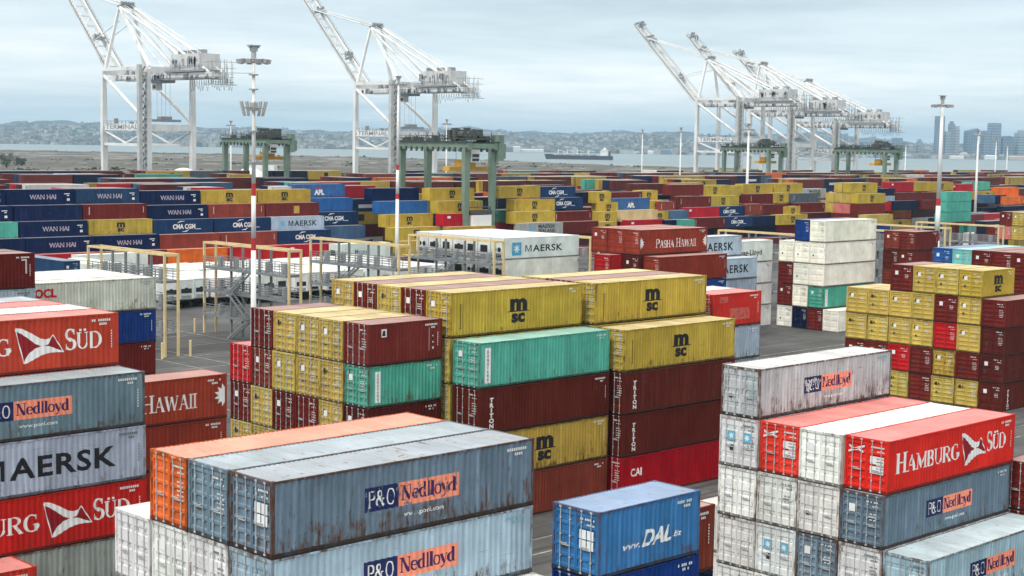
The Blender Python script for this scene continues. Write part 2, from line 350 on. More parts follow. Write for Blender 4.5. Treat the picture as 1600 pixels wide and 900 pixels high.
def build_far_land():
    # scrubby spit across the channel
    mt, t, b, out = new_mat('dry_scrub_land')
    tcn = N(t, 'ShaderNodeTexCoord'); P = tcn.outputs['Object']
    rot = N(t, 'ShaderNodeMapping'); rot.inputs['Rotation'].default_value = (0, 0, -math.atan2(r_.y, r_.x)); LK(t, P, rot.inputs[0]); P = rot.outputs[0]
    base = ramp(t, noise(t, scaled(t, P, (0.003, 0.011, 1)), 1.0, 7, 0.62), [(0.34, (0.035, 0.036, 0.026)), (0.5, (0.075, 0.067, 0.05)), (0.66, (0.135, 0.12, 0.095))])
    band = ramp(t, noise(t, scaled(t, P, (0.0008, 0.014, 1)), 1.0, 3), [(0.53, 0.0), (0.62, 0.8)])
    base = mixc(t, band, base, (0.24, 0.22, 0.185))
    LK(t, base, b.inputs['Base Color']); b.inputs['Roughness'].default_value = 0.95
    near = [(-260, 880), (100, 860), (500, 880), (820, 960), (1000, 1080), (1130, 1250), (1190, 1450)]
    far = [(-260, 2520), (100, 2450), (330, 2350), (560, 2220), (760, 2100), (830, 1960), (900, 1800), (1000, 1700), (1100, 1620), (1190, 1500)]
    s = MB()
    rg = random.Random(3)
    def depth(tab, px):
        for (a, da), (b_, db) in zip(tab, tab[1:]):
            if a <= px <= b_: return da + (db - da) * (px - a) / (b_ - a)
        return tab[-1][1]
    nx, ny = 90, 26
    P_ = []
    for i in range(nx + 1):
        px = -260 + (1190 + 260) * i / nx
        dn, df = depth(near, px), depth(far, px)
        row = []
        for j in range(ny + 1):
            tt = j / ny
            h = -3.2 + 5.2 * min(1, tt * 7, (1 - tt) * 9) + (rg.random() * 1.6 if 0 < j < ny else 0)
            row.append(at(px, dn + (df - dn) * tt, h))
        P_.append(row)
    for i in range(nx):
        for j in range(ny): s.quad(P_[i][j], P_[i + 1][j], P_[i + 1][j + 1], P_[i][j + 1])
    tag(s.build('scrub_land', 'dry_scrub_land'), kind='structure')
    # bushes: leafy clumps scattered over the spit
    plain('bush_leaves', (0.06, 0.072, 0.04), 0.9, 0.35, 0.05)
    v = MB()
    for k in range(1500):
        px = rg.uniform(-20, 1100); dn, df = depth(near, px), depth(far, px)
        tt = rg.random() ** (1.8 if px < 700 else 1.2); p = at(px, dn + (df - dn) * (0.04 + tt * 0.9), 1.2)
        sz = rg.uniform(.5, 1.4) * (1.9 if rg.random() < 0.06 else 1)
        for q in range(10):
            c = p + Vector((rg.uniform(-1, 1) * sz * 1.8, rg.uniform(-1, 1) * sz * 1.8, rg.uniform(0, 0.9) * sz))
            d = Vector((rg.uniform(-1, 1), rg.uniform(-1, 1), rg.uniform(-.4, 1))).normalized(); e = d.orthogonal().normalized() * sz * .6; g = d.cross(e)
            v.quad(c - e - g * .7, c + e - g, c + e * .8 + g, c - e * .9 + g * .8)
    tag(v.build('scrub_bushes', 'bush_leaves'), 'low dark scrub growing on the brown spit', 'bushes', kind='stuff')
    # hills beyond the bay
    mt, t, b, out = new_mat('wooded_hills')
    tcn = N(t, 'ShaderNodeTexCoord'); P = tcn.outputs['Object']
    base = ramp(t, noise(t, P, 0.004, 7, 0.62), [(0.36, (0.018, 0.032, 0.036)), (0.55, (0.04, 0.052, 0.05)), (0.74, (0.10, 0.10, 0.09))])
    LK(t, base, b.inputs['Base Color']); b.inputs['Roughness'].default_value = 0.95
    def hill(profile, D0, D1, seed, name):
        g = random.Random(seed); hs = MB(); n = 150; mrow = 10
        px0, px1 = profile[0][0], profile[-1][0]; rows = []
        ph = [g.uniform(0, 6) for _ in range(6)]
        for i in range(n + 1):
            px = px0 + (px1 - px0) * i / n
            hz = depth(profile, px) * .86
            rr = []
            for j in range(mrow + 1):
                tt = j / mrow
                e = sin(tt * pi / 2) ** 1.2
                wob = 1 + 0.10 * sin(px * 0.021 + ph[0] + tt * 3) + 0.07 * sin(px * 0.057 + ph[1] - tt * 5) + 0.04 * sin(px * .13 + ph[2])
                rr.append(at(px, D0 + (D1 - D0) * tt, -4 + (hz * wob + 4) * e))
            rows.append(rr)
        for i in range(n):
            for j in range(mrow): hs.quad(rows[i][j], rows[i + 1][j], rows[i + 1][j + 1], rows[i][j + 1])
        return tag(hs.build(name, 'wooded_hills'), kind='structure'), rows
    o1, rows1 = hill([(-150, 66), (40, 84), (180, 80), (330, 66), (480, 68), (620, 86), (760, 80), (900, 74), (1050, 80), (1180, 84), (1300, 84), (1420, 62), (1560, 54), (1760, 58)], 4830, 7600, 5, 'shore_hills')
    o2, rows2 = hill([(-150, 96), (100, 122), (300, 104), (520, 92), (640, 124), (800, 116), (980, 112), (1150, 122), (1270, 132), (1380, 92), (1560, 66), (1760, 66)], 7600, 9600, 9, 'far_hills')
    # houses and sheds covering the hills and the shore: too many to count
    ct = MB(); pal = [(.62, .60, .57), (.48, .46, .43), (.70, .69, .66), (.36, .33, .30), (.28, .30, .33), (.52, .46, .42), (.42, .44, .44), (.75, .74, .72)]
    for k in range(5000):
        i = rg.randrange(150); j = min(9, int(rg.random() ** 1.5 * 10)); rr = rows1
        if rg.random() < 0.10: rr = rows2
        a, b_, c, d = rr[i][j], rr[i + 1][j], rr[i + 1][j + 1], rr[i][j + 1]
        u, v_ = rg.random(), rg.random()
        p = (a * (1 - u) + b_ * u) * (1 - v_) + (d * (1 - u) + c * u) * v_
        ww, dd, hh = rg.uniform(7, 20), rg.uniform(8, 22), rg.uniform(5, 11)
        if j == 0 and rr is rows1: ww *= rg.uniform(1, 3.5); hh *= rg.uniform(0.8, 1.5)
        if j <= 1 and rg.random() < .02: hh *= rg.uniform(1.6, 2.6); ww *= .8
        kk = rg.uniform(.38, .80); ct.cur = tuple(x * kk for x in rg.choice(pal))
        an = rg.uniform(-.5, .5) + 0.8; ca, sa = cos(an) * ww / 2, sin(an) * ww / 2; cb, sb = -sin(an) * dd / 2, cos(an) * dd / 2
        lo = [p + Vector((sx * ca + sy * cb, sx * sa + sy * sb, -6)) for sx, sy in ((-1, -1), (1, -1), (1, 1), (-1, 1))]
        ct.hexa(lo, [q + Vector((0, 0, 6 + hh)) for q in lo])
    tag(ct.build('hillside_houses', 'far_paint', attr=True), 'pale houses and sheds crowding the far shore and hills', 'houses', kind='stuff')
    return rows1
rows1 = build_far_land()

# ------------------------------------------------------------------ CONTAINERS
W = 2.438; L40, L20 = 12.192, 6.058; STD, HC = 2.591, 2.896; S, SH = 2.62, 2.95; PY = 2.5
PERIOD, DEPTH = 0.278, 0.038
def side_profile(L):
    """(x, depth) break points of the corrugated long side"""
    pts = [(0.13, 0.012)]; x = 0.20
    while x + PERIOD < L - 0.16:
        pts += [(x, 0.012), (x + 0.07, 0.012 + DEPTH), (x + 0.139, 0.012 + DEPTH), (x + 0.209, 0.012)]; x += PERIOD
    return pts + [(L - 0.13, 0.012)]
CACHE = {}
def cached(key, fn):
    if key not in CACHE: CACHE[key] = fn()
    return CACHE[key]
def body_mesh(L, h, det=True):
    def make():
        b = MB()
        if det:
            pr = side_profile(L)
            for (x0, d0), (x1, d1) in zip(pr, pr[1:]):
                b.quad((x0, d0, 0.15), (x1, d1, 0.15), (x1, d1, h - 0.07), (x0, d0, h - 0.07))
                b.quad((x1, W - d1, 0.15), (x0, W - d0, 0.15), (x0, W - d0, h - 0.07), (x1, W - d1, h - 0.07))
            n = 9; st = (W - 0.26) / n
            for k in range(n):
                y = 0.13 + k * st
                for (a, da), (c, dc) in (((0, .012), (.3, .05)), ((.3, .05), (.5, .05)), ((.5, .05), (.8, .012)), ((.8, .012), (1, .012))):
                    b.quad((L - da, y + a * st, 0.15), (L - dc, y + c * st, 0.15), (L - dc, y + c * st, h - 0.07), (L - da, y + a * st, h - 0.07))
        else:
            b.quad((0.1, .012, 0.1), (L - .1, .012, .1), (L - .1, .012, h - .05), (.1, .012, h - .05))
            b.quad((L - .1, W - .012, 0.1), (.1, W - .012, .1), (.1, W - .012, h - .05), (L - .1, W - .012, h - .05))
            b.quad((L - .012, .1, .1), (L - .012, W - .1, .1), (L - .012, W - .1, h - .05), (L - .012, .1, h - .05))
        b.quad((0.05, W - .05, 0.06), (L - .05, W - .05, 0.06), (L - .05, .05, 0.06), (.05, .05, 0.06))
        return b.mesh('container_side_panels', 'container_side_paint')
    return cached(('body', L, h, det), make)
def roof_mesh(L, h, det=True):
    def make():
        b = MB()
        if det:
            pr = [(0.0, 0.012)]; x = 0.45; pr.append((x, 0.012)); p = 0.209
            while x + p < L - 0.4:
                pr += [(x + .06, 0.026), (x + .12, 0.026), (x + .17, 0.012), (x + p, 0.012)]; x += p
            pr.append((L, 0.012))
            for (x0, d0), (x1, d1) in zip(pr, pr[1:]):
                if x1 > x0: b.quad((x0, .05, h - d0), (x1, .05, h - d1), (x1, W - .05, h - d1), (x0, W - .05, h - d0))
        else: b.quad((0, 0, h - .012), (L, 0, h - .012), (L, W, h - .012), (0, W, h - .012))
        return b.mesh('container_roof_sheet', 'container_roof_paint')
    return cached(('roof', L, h, det), make)
def frame_mesh(L, h):
    def make():
        b = MB()
        for y in (0, 1):
            ya, yb = (0.003, 0.075) if y == 0 else (W - 0.075, W - 0.003)
            b.box(0.17, ya + .002, 0.03, L - 0.17, yb - .002, 0.16)            # bottom rail
            b.box(0.10, ya + .001, h - 0.075, L - 0.10, yb - .001, h - 0.004)  # top rail
            for x in (0, 1):
                xa, xb = (0.002, 0.135) if x == 0 else (L - 0.135, L - 0.002)
                y2a, y2b = (0.0015, 0.11) if y == 0 else (W - 0.11, W - 0.0015)
                b.box(xa, y2a, 0.115, xb, y2b, h - 0.115)                      # corner post
                for z in (0, 1):                                              # corner castings
                    za, zb = (-0.012, 0.118) if z == 0 else (h - 0.118, h + 0.008)
                    b.box(-0.004 if x == 0 else L - 0.178, -0.003 if y == 0 else W - 0.162, za, 0.178 if x == 0 else L + 0.004, 0.162 if y == 0 else W + 0.003, zb)
        b.box(0.004, 0.16, 0.03, 0.10, W - 0.16, 0.15); b.box(L - 0.10, 0.16, 0.03, L - 0.004, W - 0.16, 0.155)
        b.box(0.003, 0.16, h - 0.12, 0.11, W - 0.16, h - 0.006); b.box(L - 0.11, 0.16, h - 0.09, L - 0.003, W - 0.16, h - 0.006)
        return b.mesh('container_frame', 'container_frame_paint')
    return cached(('frame', L, h), make)
def door_mesh(h, which, style):
    """one door leaf facing -X with pressed horizontal ribs"""
    def make():
        b = MB()
        ya, yb = (0.115, W / 2 - 0.008) if which == 0 else (W / 2 + 0.008, W - 0.115)
        zb, zt = 0.155, h - 0.125
        prof = [(zb, .055), (zb + .10, .055)]
        nr = 5 if style == 0 else 3
        gap = (zt - zb - .2) / nr
        for k in range(nr):
            z = zb + .10 + gap * k
            if style == 0: prof += [(z + gap * .12, .10), (z + gap * .62, .10), (z + gap * .78, .055), (z + gap, .055)]
            else: prof += [(z + gap * .30, .055), (z + gap * .36, .085), (z + gap * .62, .085), (z + gap * .68, .055), (z + gap, .055)]
        prof.append((zt, .055))
        for (z0, d0), (z1, d1) in zip(prof, prof[1:]):
            if z1 - z0 > 1e-4: b.quad((d0, yb - .07, z0), (d0, ya + .07, z0), (d1, ya + .07, z1), (d1, yb - .07, z1))
        b.box(.045, ya, zb, .12, ya + .07, zt); b.box(.0455, yb - .07, zb, .12, yb, zt)
        hy = ya - .03 if which == 0 else yb - .03
        for k in range(4):
            z = zb + .25 + (zt - zb - .5) * k / 3
            b.box(.01, hy, z - .06, .06, hy + .075, z + .06)                   # hinges
        return b.mesh('container_door', 'container_door_paint')
    return cached(('door', h, which, style), make)
def rod_mesh(h, which, k):
    def make():
        b = MB()
        ya, yb = (0.115, W / 2 - 0.008) if which == 0 else (W / 2 + 0.008, W - 0.115)
        y = ya + (yb - ya) * (0.27 if k == 0 else 0.73)
        b.tube((.018, y, .07), (.018, y, h - .05), .019, n=6)
        b.box(.0, y - .06, .05, .04, y + .06, .13); b.box(.0, y - .06, h - .12, .04, y + .06, h - .04)
        hz = h * .40 + .06 * k
        b.box(-.012, y - .02, hz - .02, .02, y + (.42 if k == 0 else -.38), hz + .02) if k == 0 else b.box(-.012, y - .38, hz - .02, .02, y + .02, hz + .02)
        for z in (h * .22, h * .55, h * .8): b.box(.012, y - .045, z - .03, .05, y + .045, z + .03)
        return b.mesh('lock_rod', 'galvanised_rod')
    return cached(('rod', h, which, k), make)
def sheet(b, x0, z0, x1, z1, y=-0.006): b.quad((x0, y, z0), (x1, y, z0), (x1, y, z1), (x0, y, z1))
def door_sheet(b, y0, z0, y1, z1, x=0.034): b.quad((x, y1, z0), (x, y0, z0), (x, y0, z1), (x, y1, z1))
def marking_meshes(L, h, v):
    """registration rows and data plates at the upper right of the door end and of the long side"""
    def make():
        g = random.Random(v * 7 + 1); b, c = MB(), MB(); out = []
        def row(y0, z0, n, s, fn):
            for k in range(n):
                if g.random() < .86: fn(y0 + k * s * 1.35, z0, s, s * 1.35)
        dd = lambda y, z, a, e: door_sheet(b, y, z, y + a, z + e)
        ss = lambda x, z, a, e: sheet(c, x, z, x + a, z + e)
        row(0.26, h - .42, 9, .062, dd); row(0.26, h - .62, 6, .05, dd)
        if v % 3 == 0:
            for k in range(5): row(0.26, h - .95 - .16 * k, 7, .045, dd)
        elif v % 3 == 2:
            for k in range(3): row(0.45, h - 1.0 - .14 * k, 6, .05, dd)
        out.append(('door_lettering', b.mesh('door_lettering', 'lettering_paint'), 0))
        row(L - 1.45, h - .36, 9, .085, ss); row(L - 1.05, h - .54, 4, .08, ss)
        if v % 3 == 0:
            for k in range(7): sheet(c, L - .42, h - .9 - k * .13, L - .36, h - .82 - k * .13)
        out.append(('side_lettering', c.mesh('side_lettering', 'lettering_paint'), 0))
        pl = [(1.75, h * .36, 1.95, h * .44, 1)] if v % 2 else []
        if v % 3 == 1: pl += [(y, z, y + .34, z + .36, 0) for y in (.29, .68) for z in (h - 1.16, h - 1.56)]
        if v % 3 == 2: pl += [(1.6, h - 1.0, 1.95, h - .62, 0)]
        for y0, z0, y1, z1, k in pl:
            q = MB(); door_sheet(q, y0, z0, y1, z1); out.append(('placard', q.mesh('placard', 'lettering_paint'), k))
        return out
    return cached(('mark', L, h, v), make)
def door_art(h, kind):
    """flag or star emblems painted on the door leaves"""
    def make():
        out = []
        if kind == 'flag':
            for k in range(2):
                q = MB()
                w_ = [(1.35, .12), (1.65, .02), (1.95, -.10), (2.22, .06)] if k == 0 else [(1.42, -.18), (1.7, -.06), (1.95, -.12), (2.25, -.24)]
                for (a, za), (b, zb) in zip(w_, w_[1:]): door_sheet_q = [(.033, b, h - .52 + zb - .05), (.033, a, h - .52 + za - .05), (.033, a, h - .52 + za + .05), (.033, b, h - .52 + zb + .05)]; q.quad(*door_sheet_q)
                out.append(('door_emblem', q.mesh('door_emblem', 'lettering_paint'), (.78, .78, .77)))
            for z0, z1 in ((h - 1.2, h - .82), (h - 1.66, h - 1.3)): q = MB(); door_sheet(q, .27, z0, 1.02, z1); out.append(('placard', q.mesh('placard', 'lettering_paint'), (.78, .78, .77)))
        else:
            for y in (.45, 1.45):
                q = MB(); door_sheet(q, y, h - 1.25, y + .5, h - .75, .0335); out.append(('door_emblem', q.mesh('door_emblem', 'lettering_paint'), STARBLUE))
                q = MB(); pts = star(7, .2, .09, y + .25, h - 1.0)
                for a, b in zip(pts, pts[1:] + pts[:1]): q.quad((.031, y + .25, h - 1.0), (.031, b[0], b[1]), (.031, a[0], a[1]))
                out.append(('door_star', q.mesh('door_star', 'lettering_paint'), (.78, .78, .77)))
            q = MB(); door_sheet(q, 1.5, h * .32, 1.78, h * .44, .0335); out.append(('door_vent', q.mesh('door_vent', 'lettering_paint'), (.03, .03, .035)))
        return out
    return cached(('art', h, kind), make)
def patch_mesh(h):
    def make():
        b = MB(); door_sheet(b, 1.80, h - .86, 2.08, h - .56, .036); door_sheet(b, 1.58, h - .80, 1.72, h - .62, .036)
        return b.mesh('door_emblem', 'lettering_paint')
    return cached(('patch', h), make)

# ---- lettering: block letters from the built-in font, serif letters from strokes; both cut to follow the corrugation
def font_geo(text, size, bold=0.0, xs=1.0, shear=0.0, spacing=1.0):
    c = bpy.data.curves.new('t', 'FONT'); c.body = text; c.size = 1.0; c.offset = bold; c.shear = shear; c.space_character = spacing; c.resolution_u = 3
    o = bpy.data.objects.new('t', c); col.objects.link(o)
    me = bpy.data.meshes.new_from_object(o.evaluated_get(bpy.context.evaluated_depsgraph_get()))
    k = size / 0.70
    v = [(p.co.x * k * xs, p.co.y * k) for p in me.vertices]; f = [tuple(p.vertices) for p in me.polygons]
    bpy.data.objects.remove(o); bpy.data.curves.remove(c); bpy.data.meshes.remove(me)
    x0 = min(p[0] for p in v); y0 = 0
    return [(a - x0, b - y0) for a, b in v], f
class Geo:
    def __init__(s): s.v, s.f = [], []
    def add(s, vf, dx=0, dy=0, sx=1, sy=1, dz=0.0):
        i = len(s.v); s.v += [(dx + a[0] * sx, dy + a[1] * sy, dz + (a[2] if len(a) > 2 else 0)) for a in vf[0]]; s.f += [tuple(i + k for k in f) for f in vf[1]]; return s
    def rect(s, x0, y0, x1, y1, dz=0.0): return s.add(([(x0, y0), (x1, y0), (x1, y1), (x0, y1)], [(0, 1, 2, 3)]), dz=dz)
    def poly(s, pts, dz=0.0): return s.add((pts, [tuple(range(len(pts)))]), dz=dz)
    def size(s): return max(p[0] for p in s.v) - min(p[0] for p in s.v)
def ribbon(pts):
    """pts: (x, y, width) -> strip"""
    v, f = [], []
    for i, (x, y, wd) in enumerate(pts):
        a = pts[max(0, i - 1)]; b = pts[min(len(pts) - 1, i + 1)]
        dx, dy = b[0] - a[0], b[1] - a[1]; n = math.hypot(dx, dy) or 1
        v += [(x - dy / n * wd / 2, y + dx / n * wd / 2), (x + dy / n * wd / 2, y - dx / n * wd / 2)]
        if i: f.append((2 * i - 2, 2 * i - 1, 2 * i + 1, 2 * i))
    return v, f
def arc(cx, cy, rx, ry, a0, a1, w0, w1, n=14):
    """elliptic arc whose width swells from w0 at top/bottom to w1 at the flanks"""
    out = []
    for i in range(n + 1):
        a = R(a0 + (a1 - a0) * i / n); out.append((cx + rx * cos(a), cy + ry * sin(a), w0 + (w1 - w0) * abs(cos(a)) ** 1.3))
    return out
T, t_ = 0.17, 0.06                                     # thick and thin strokes of the serif letters (cap height 1)
def st(x0, y0, x1, y1, wd): return [(x0, y0, wd), (x1, y1, wd)]
def srf(x, y, w_=0.34): return [(x - w_ / 2, y, .05), (x + w_ / 2, y, .05)]
SERIF = {
 'H': (.86, [st(.16, 0, .16, 1, T), st(.70, 0, .70, 1, T), st(.16, .52, .70, .52, t_), srf(.16, .025), srf(.16, .975), srf(.70, .025), srf(.70, .975)]),
 'A': (.84, [st(.12, 0, .42, 1, t_), st(.42, 1, .72, 0, T), st(.22, .36, .60, .36, t_), srf(.12, .025, .26), srf(.72, .025, .32)]),
 'M': (1.04, [st(.14, 0, .16, 1, t_), st(.18, 1, .52, .05, T), st(.52, .05, .86, 1, t_), st(.88, 0, .88, 1, T), srf(.14, .025, .26), srf(.88, .025), srf(.14, .975, .22), srf(.90, .975, .26)]),
 'B': (.74, [st(.16, 0, .16, 1, T), arc(.36, .75, .22, .225, 90, -90, t_, T), arc(.38, .27, .26, .245, 90, -90, t_, T), st(.1, .975, .38, .975, .05), st(.16, .52, .40, .52, .05), st(.1, .025, .40, .025, .05)]),
 'U': (.84, [st(.16, 1, .16, .34, T), arc(.42, .34, .26, .31, 180, 360, t_, T * .7), st(.68, .34, .68, 1, t_), srf(.16, .975), srf(.68, .975, .26)]),
 'R': (.84, [st(.16, 0, .16, 1, T), arc(.38, .745, .25, .23, 90, -90, t_, T), st(.1, .975, .40, .975, .05), st(.16, .515, .40, .515, .05), st(.40, .5, .72, 0, T), srf(.16, .025), srf(.74, .025, .2)]),
 'G': (.86, [arc(.45, .5, .35, .48, 50, 345, t_, T), st(.66, .02, .66, .42, T * .9), srf(.66, .42, .32), st(.68, .98, .68, .70, .05)]),
 'S': (.62, [arc(.31, .73, .20, .245, 30, 250, t_, T * .9), [(.245, .51, T), (.38, .46, T)], arc(.31, .26, .23, .245, 70, -150, t_, T * .9), st(.50, .97, .50, .72, .045), st(.09, .03, .09, .30, .045)]),
 'D': (.86, [st(.16, 0, .16, 1, T), arc(.36, .5, .40, .475, 90, -90, t_, T), st(.1, .975, .38, .975, .05), st(.1, .025, .38, .025, .05)]),
 'P': (.72, [st(.16, 0, .16, 1, T), arc(.38, .73, .25, .245, 90, -90, t_, T), st(.1, .975, .40, .975, .05), st(.16, .485, .40, .485, .05), srf(.16, .025)]),
 'W': (1.14, [st(.10, 1, .36, 0, T), st(.36, 0, .58, .95, t_), st(.56, .95, .82, 0, T), st(.82, 0, 1.04, 1, t_), srf(.12, .975, .3), srf(1.03, .975, .22)]),
 'I': (.34, [st(.17, 0, .17, 1, T), srf(.17, .025), srf(.17, .975)]),
 'N': (.88, [st(.14, 0, .14, 1, t_), st(.14, 1, .72, 0, T), st(.72, 0, .72, 1, t_), srf(.14, .025, .24), srf(.12, .975, .26), srf(.72, .975, .24)]),
 'O': (.86, [arc(.43, .5, .34, .47, 0, 360, t_, T, 24)]),
 'e': (.58, [arc(.30, .33, .23, .31, 0, 320, t_, T * .9), st(.07, .36, .53, .36, t_)]),
 'd': (.66, [arc(.30, .33, .23, .31, 60, 300, t_, T * .9), st(.50, 0, .50, 1, T * .9), srf(.44, .975, .16), srf(.56, .025, .16)]),
 'l': (.32, [st(.16, 0, .16, 1, T * .9), srf(.11, .975, .14), srf(.16, .025, .28)]),
 'o': (.62, [arc(.30, .33, .24, .31, 0, 360, t_, T * .9, 20)]),
 'y': (.60, [st(.08, .64, .32, .02, T * .85), [(.52, .64, t_), (.30, -.02, t_), (.16, -.24, t_), (.06, -.24, .1)], srf(.10, .63, .24), srf(.52, .63, .2)]),
 '&': (.84, [arc(.32, .77, .16, .2, -60, 290, t_, T * .7), [(.22, .62, T), (.48, .26, T), (.74, .02, T)], arc(.32, .27, .26, .26, 110, 330, t_, T * .9), [(.54, .14, t_), (.68, .44, t_)], srf(.68, .46, .2)]),
}
def serif(text, size, small=0.8, xs=1.0, bold=1.0, lo=False):
    """mixed small capitals: the first letter of a word is full height"""
    g = Geo(); x = 0; first = True; n = 0
    for ch in text:
        if ch == ' ': x += .38 * size * xs; first = True; continue
        uml = ch == 'Ü'; k = 'U' if uml else ch
        s = size * (1 if (first or lo) else small)
        adv, strokes = SERIF[k]
        for q in strokes:
            g.add(ribbon([(a, b, wd * bold) for a, b, wd in q]), x, 0, s * xs, s, dz=-.0003 * (n % 9)); n += 1
        if uml:
            for dx in (.28, .58): g.rect(x + (dx - .07) * s * xs, 1.07 * s, x + (dx + .07) * s * xs, 1.2 * s)
        x += adv * s * xs; first = False
    return g
def conform(name, g, L, x0, z0, mat, depth=0.004, flat=False):
    """lay a flat drawing on the long side so that it follows every corrugation"""
    bmh = bmesh.new()
    vs_ = [bmh.verts.new((x0 + a, d, z0 + b)) for a, b, d in g.v]
    for f in g.f:
        try: bmh.faces.new([vs_[k] for k in f])
        except ValueError: pass
    pr = side_profile(L)
    if not flat:
        lo, hi = min(v.co.x for v in bmh.verts), max(v.co.x for v in bmh.verts)
        for x, d in pr:
            if lo < x < hi: bmesh.ops.bisect_plane(bmh, geom=bmh.verts[:] + bmh.edges[:] + bmh.faces[:], plane_co=(x, 0, 0), plane_no=(1, 0, 0), dist=1e-5)
    def dep(x):
        if flat: return .012
        for (a, da), (b, db) in zip(pr, pr[1:]):
            if a <= x <= b: return da + (db - da) * (x - a) / max(b - a, 1e-6)
        return .012
    for v in bmh.verts: v.co.y = dep(v.co.x) - depth + v.co.y
    bmh.normal_update()
    for f in bmh.faces:
        if f.normal.y > 0: f.normal_flip()
    me = bpy.data.meshes.new(name); bmh.to_mesh(me); bmh.free(); me.materials.append(MATS[mat]); return me
def maersk_word(size, width, bold):
    """squared bold capitals; the first letter is drawn from strokes so its valley stays open"""
    g = Geo().add(font_geo('AERSK', size, bold, 1.0, 0, 1.1)); k = width * .80 / g.size(); mw = width * .165; t2 = size * .20
    o = Geo().add((g.v, g.f), width * .20, 0, k, 1)
    o.rect(0, 0, t2, size).rect(mw - t2, 0, mw, size)
    o.poly([(t2 * .55, size), (t2 * 1.45, size), (mw / 2 + t2 * .35, 0), (mw / 2 - t2 * .35, 0)], -.0006)
    return o.poly([(mw - t2 * 1.45, size), (mw - t2 * .55, size), (mw / 2 + t2 * .35, 0), (mw / 2 - t2 * .35, 0)], -.0011)
def star(n, r0, r1, cx, cy, ph=90):
    return [(cx + (r0 if k % 2 == 0 else r1) * cos(R(ph + 180 * k / n)), cy + (r0 if k % 2 == 0 else r1) * sin(R(ph + 180 * k / n))) for k in range(2 * n)]
def fan(g, pts, cx, cy, dz=0.0):
    for a, b in zip(pts, pts[1:] + pts[:1]): g.poly([(cx, cy), a, b], dz)
    return g
NAVY, SALMON, WHITE, BLACK, STARBLUE = lin((24, 34, 84)), lin((244, 148, 118)), (.78, .78, .77), (.012, .012, .014), lin((95, 176, 208))
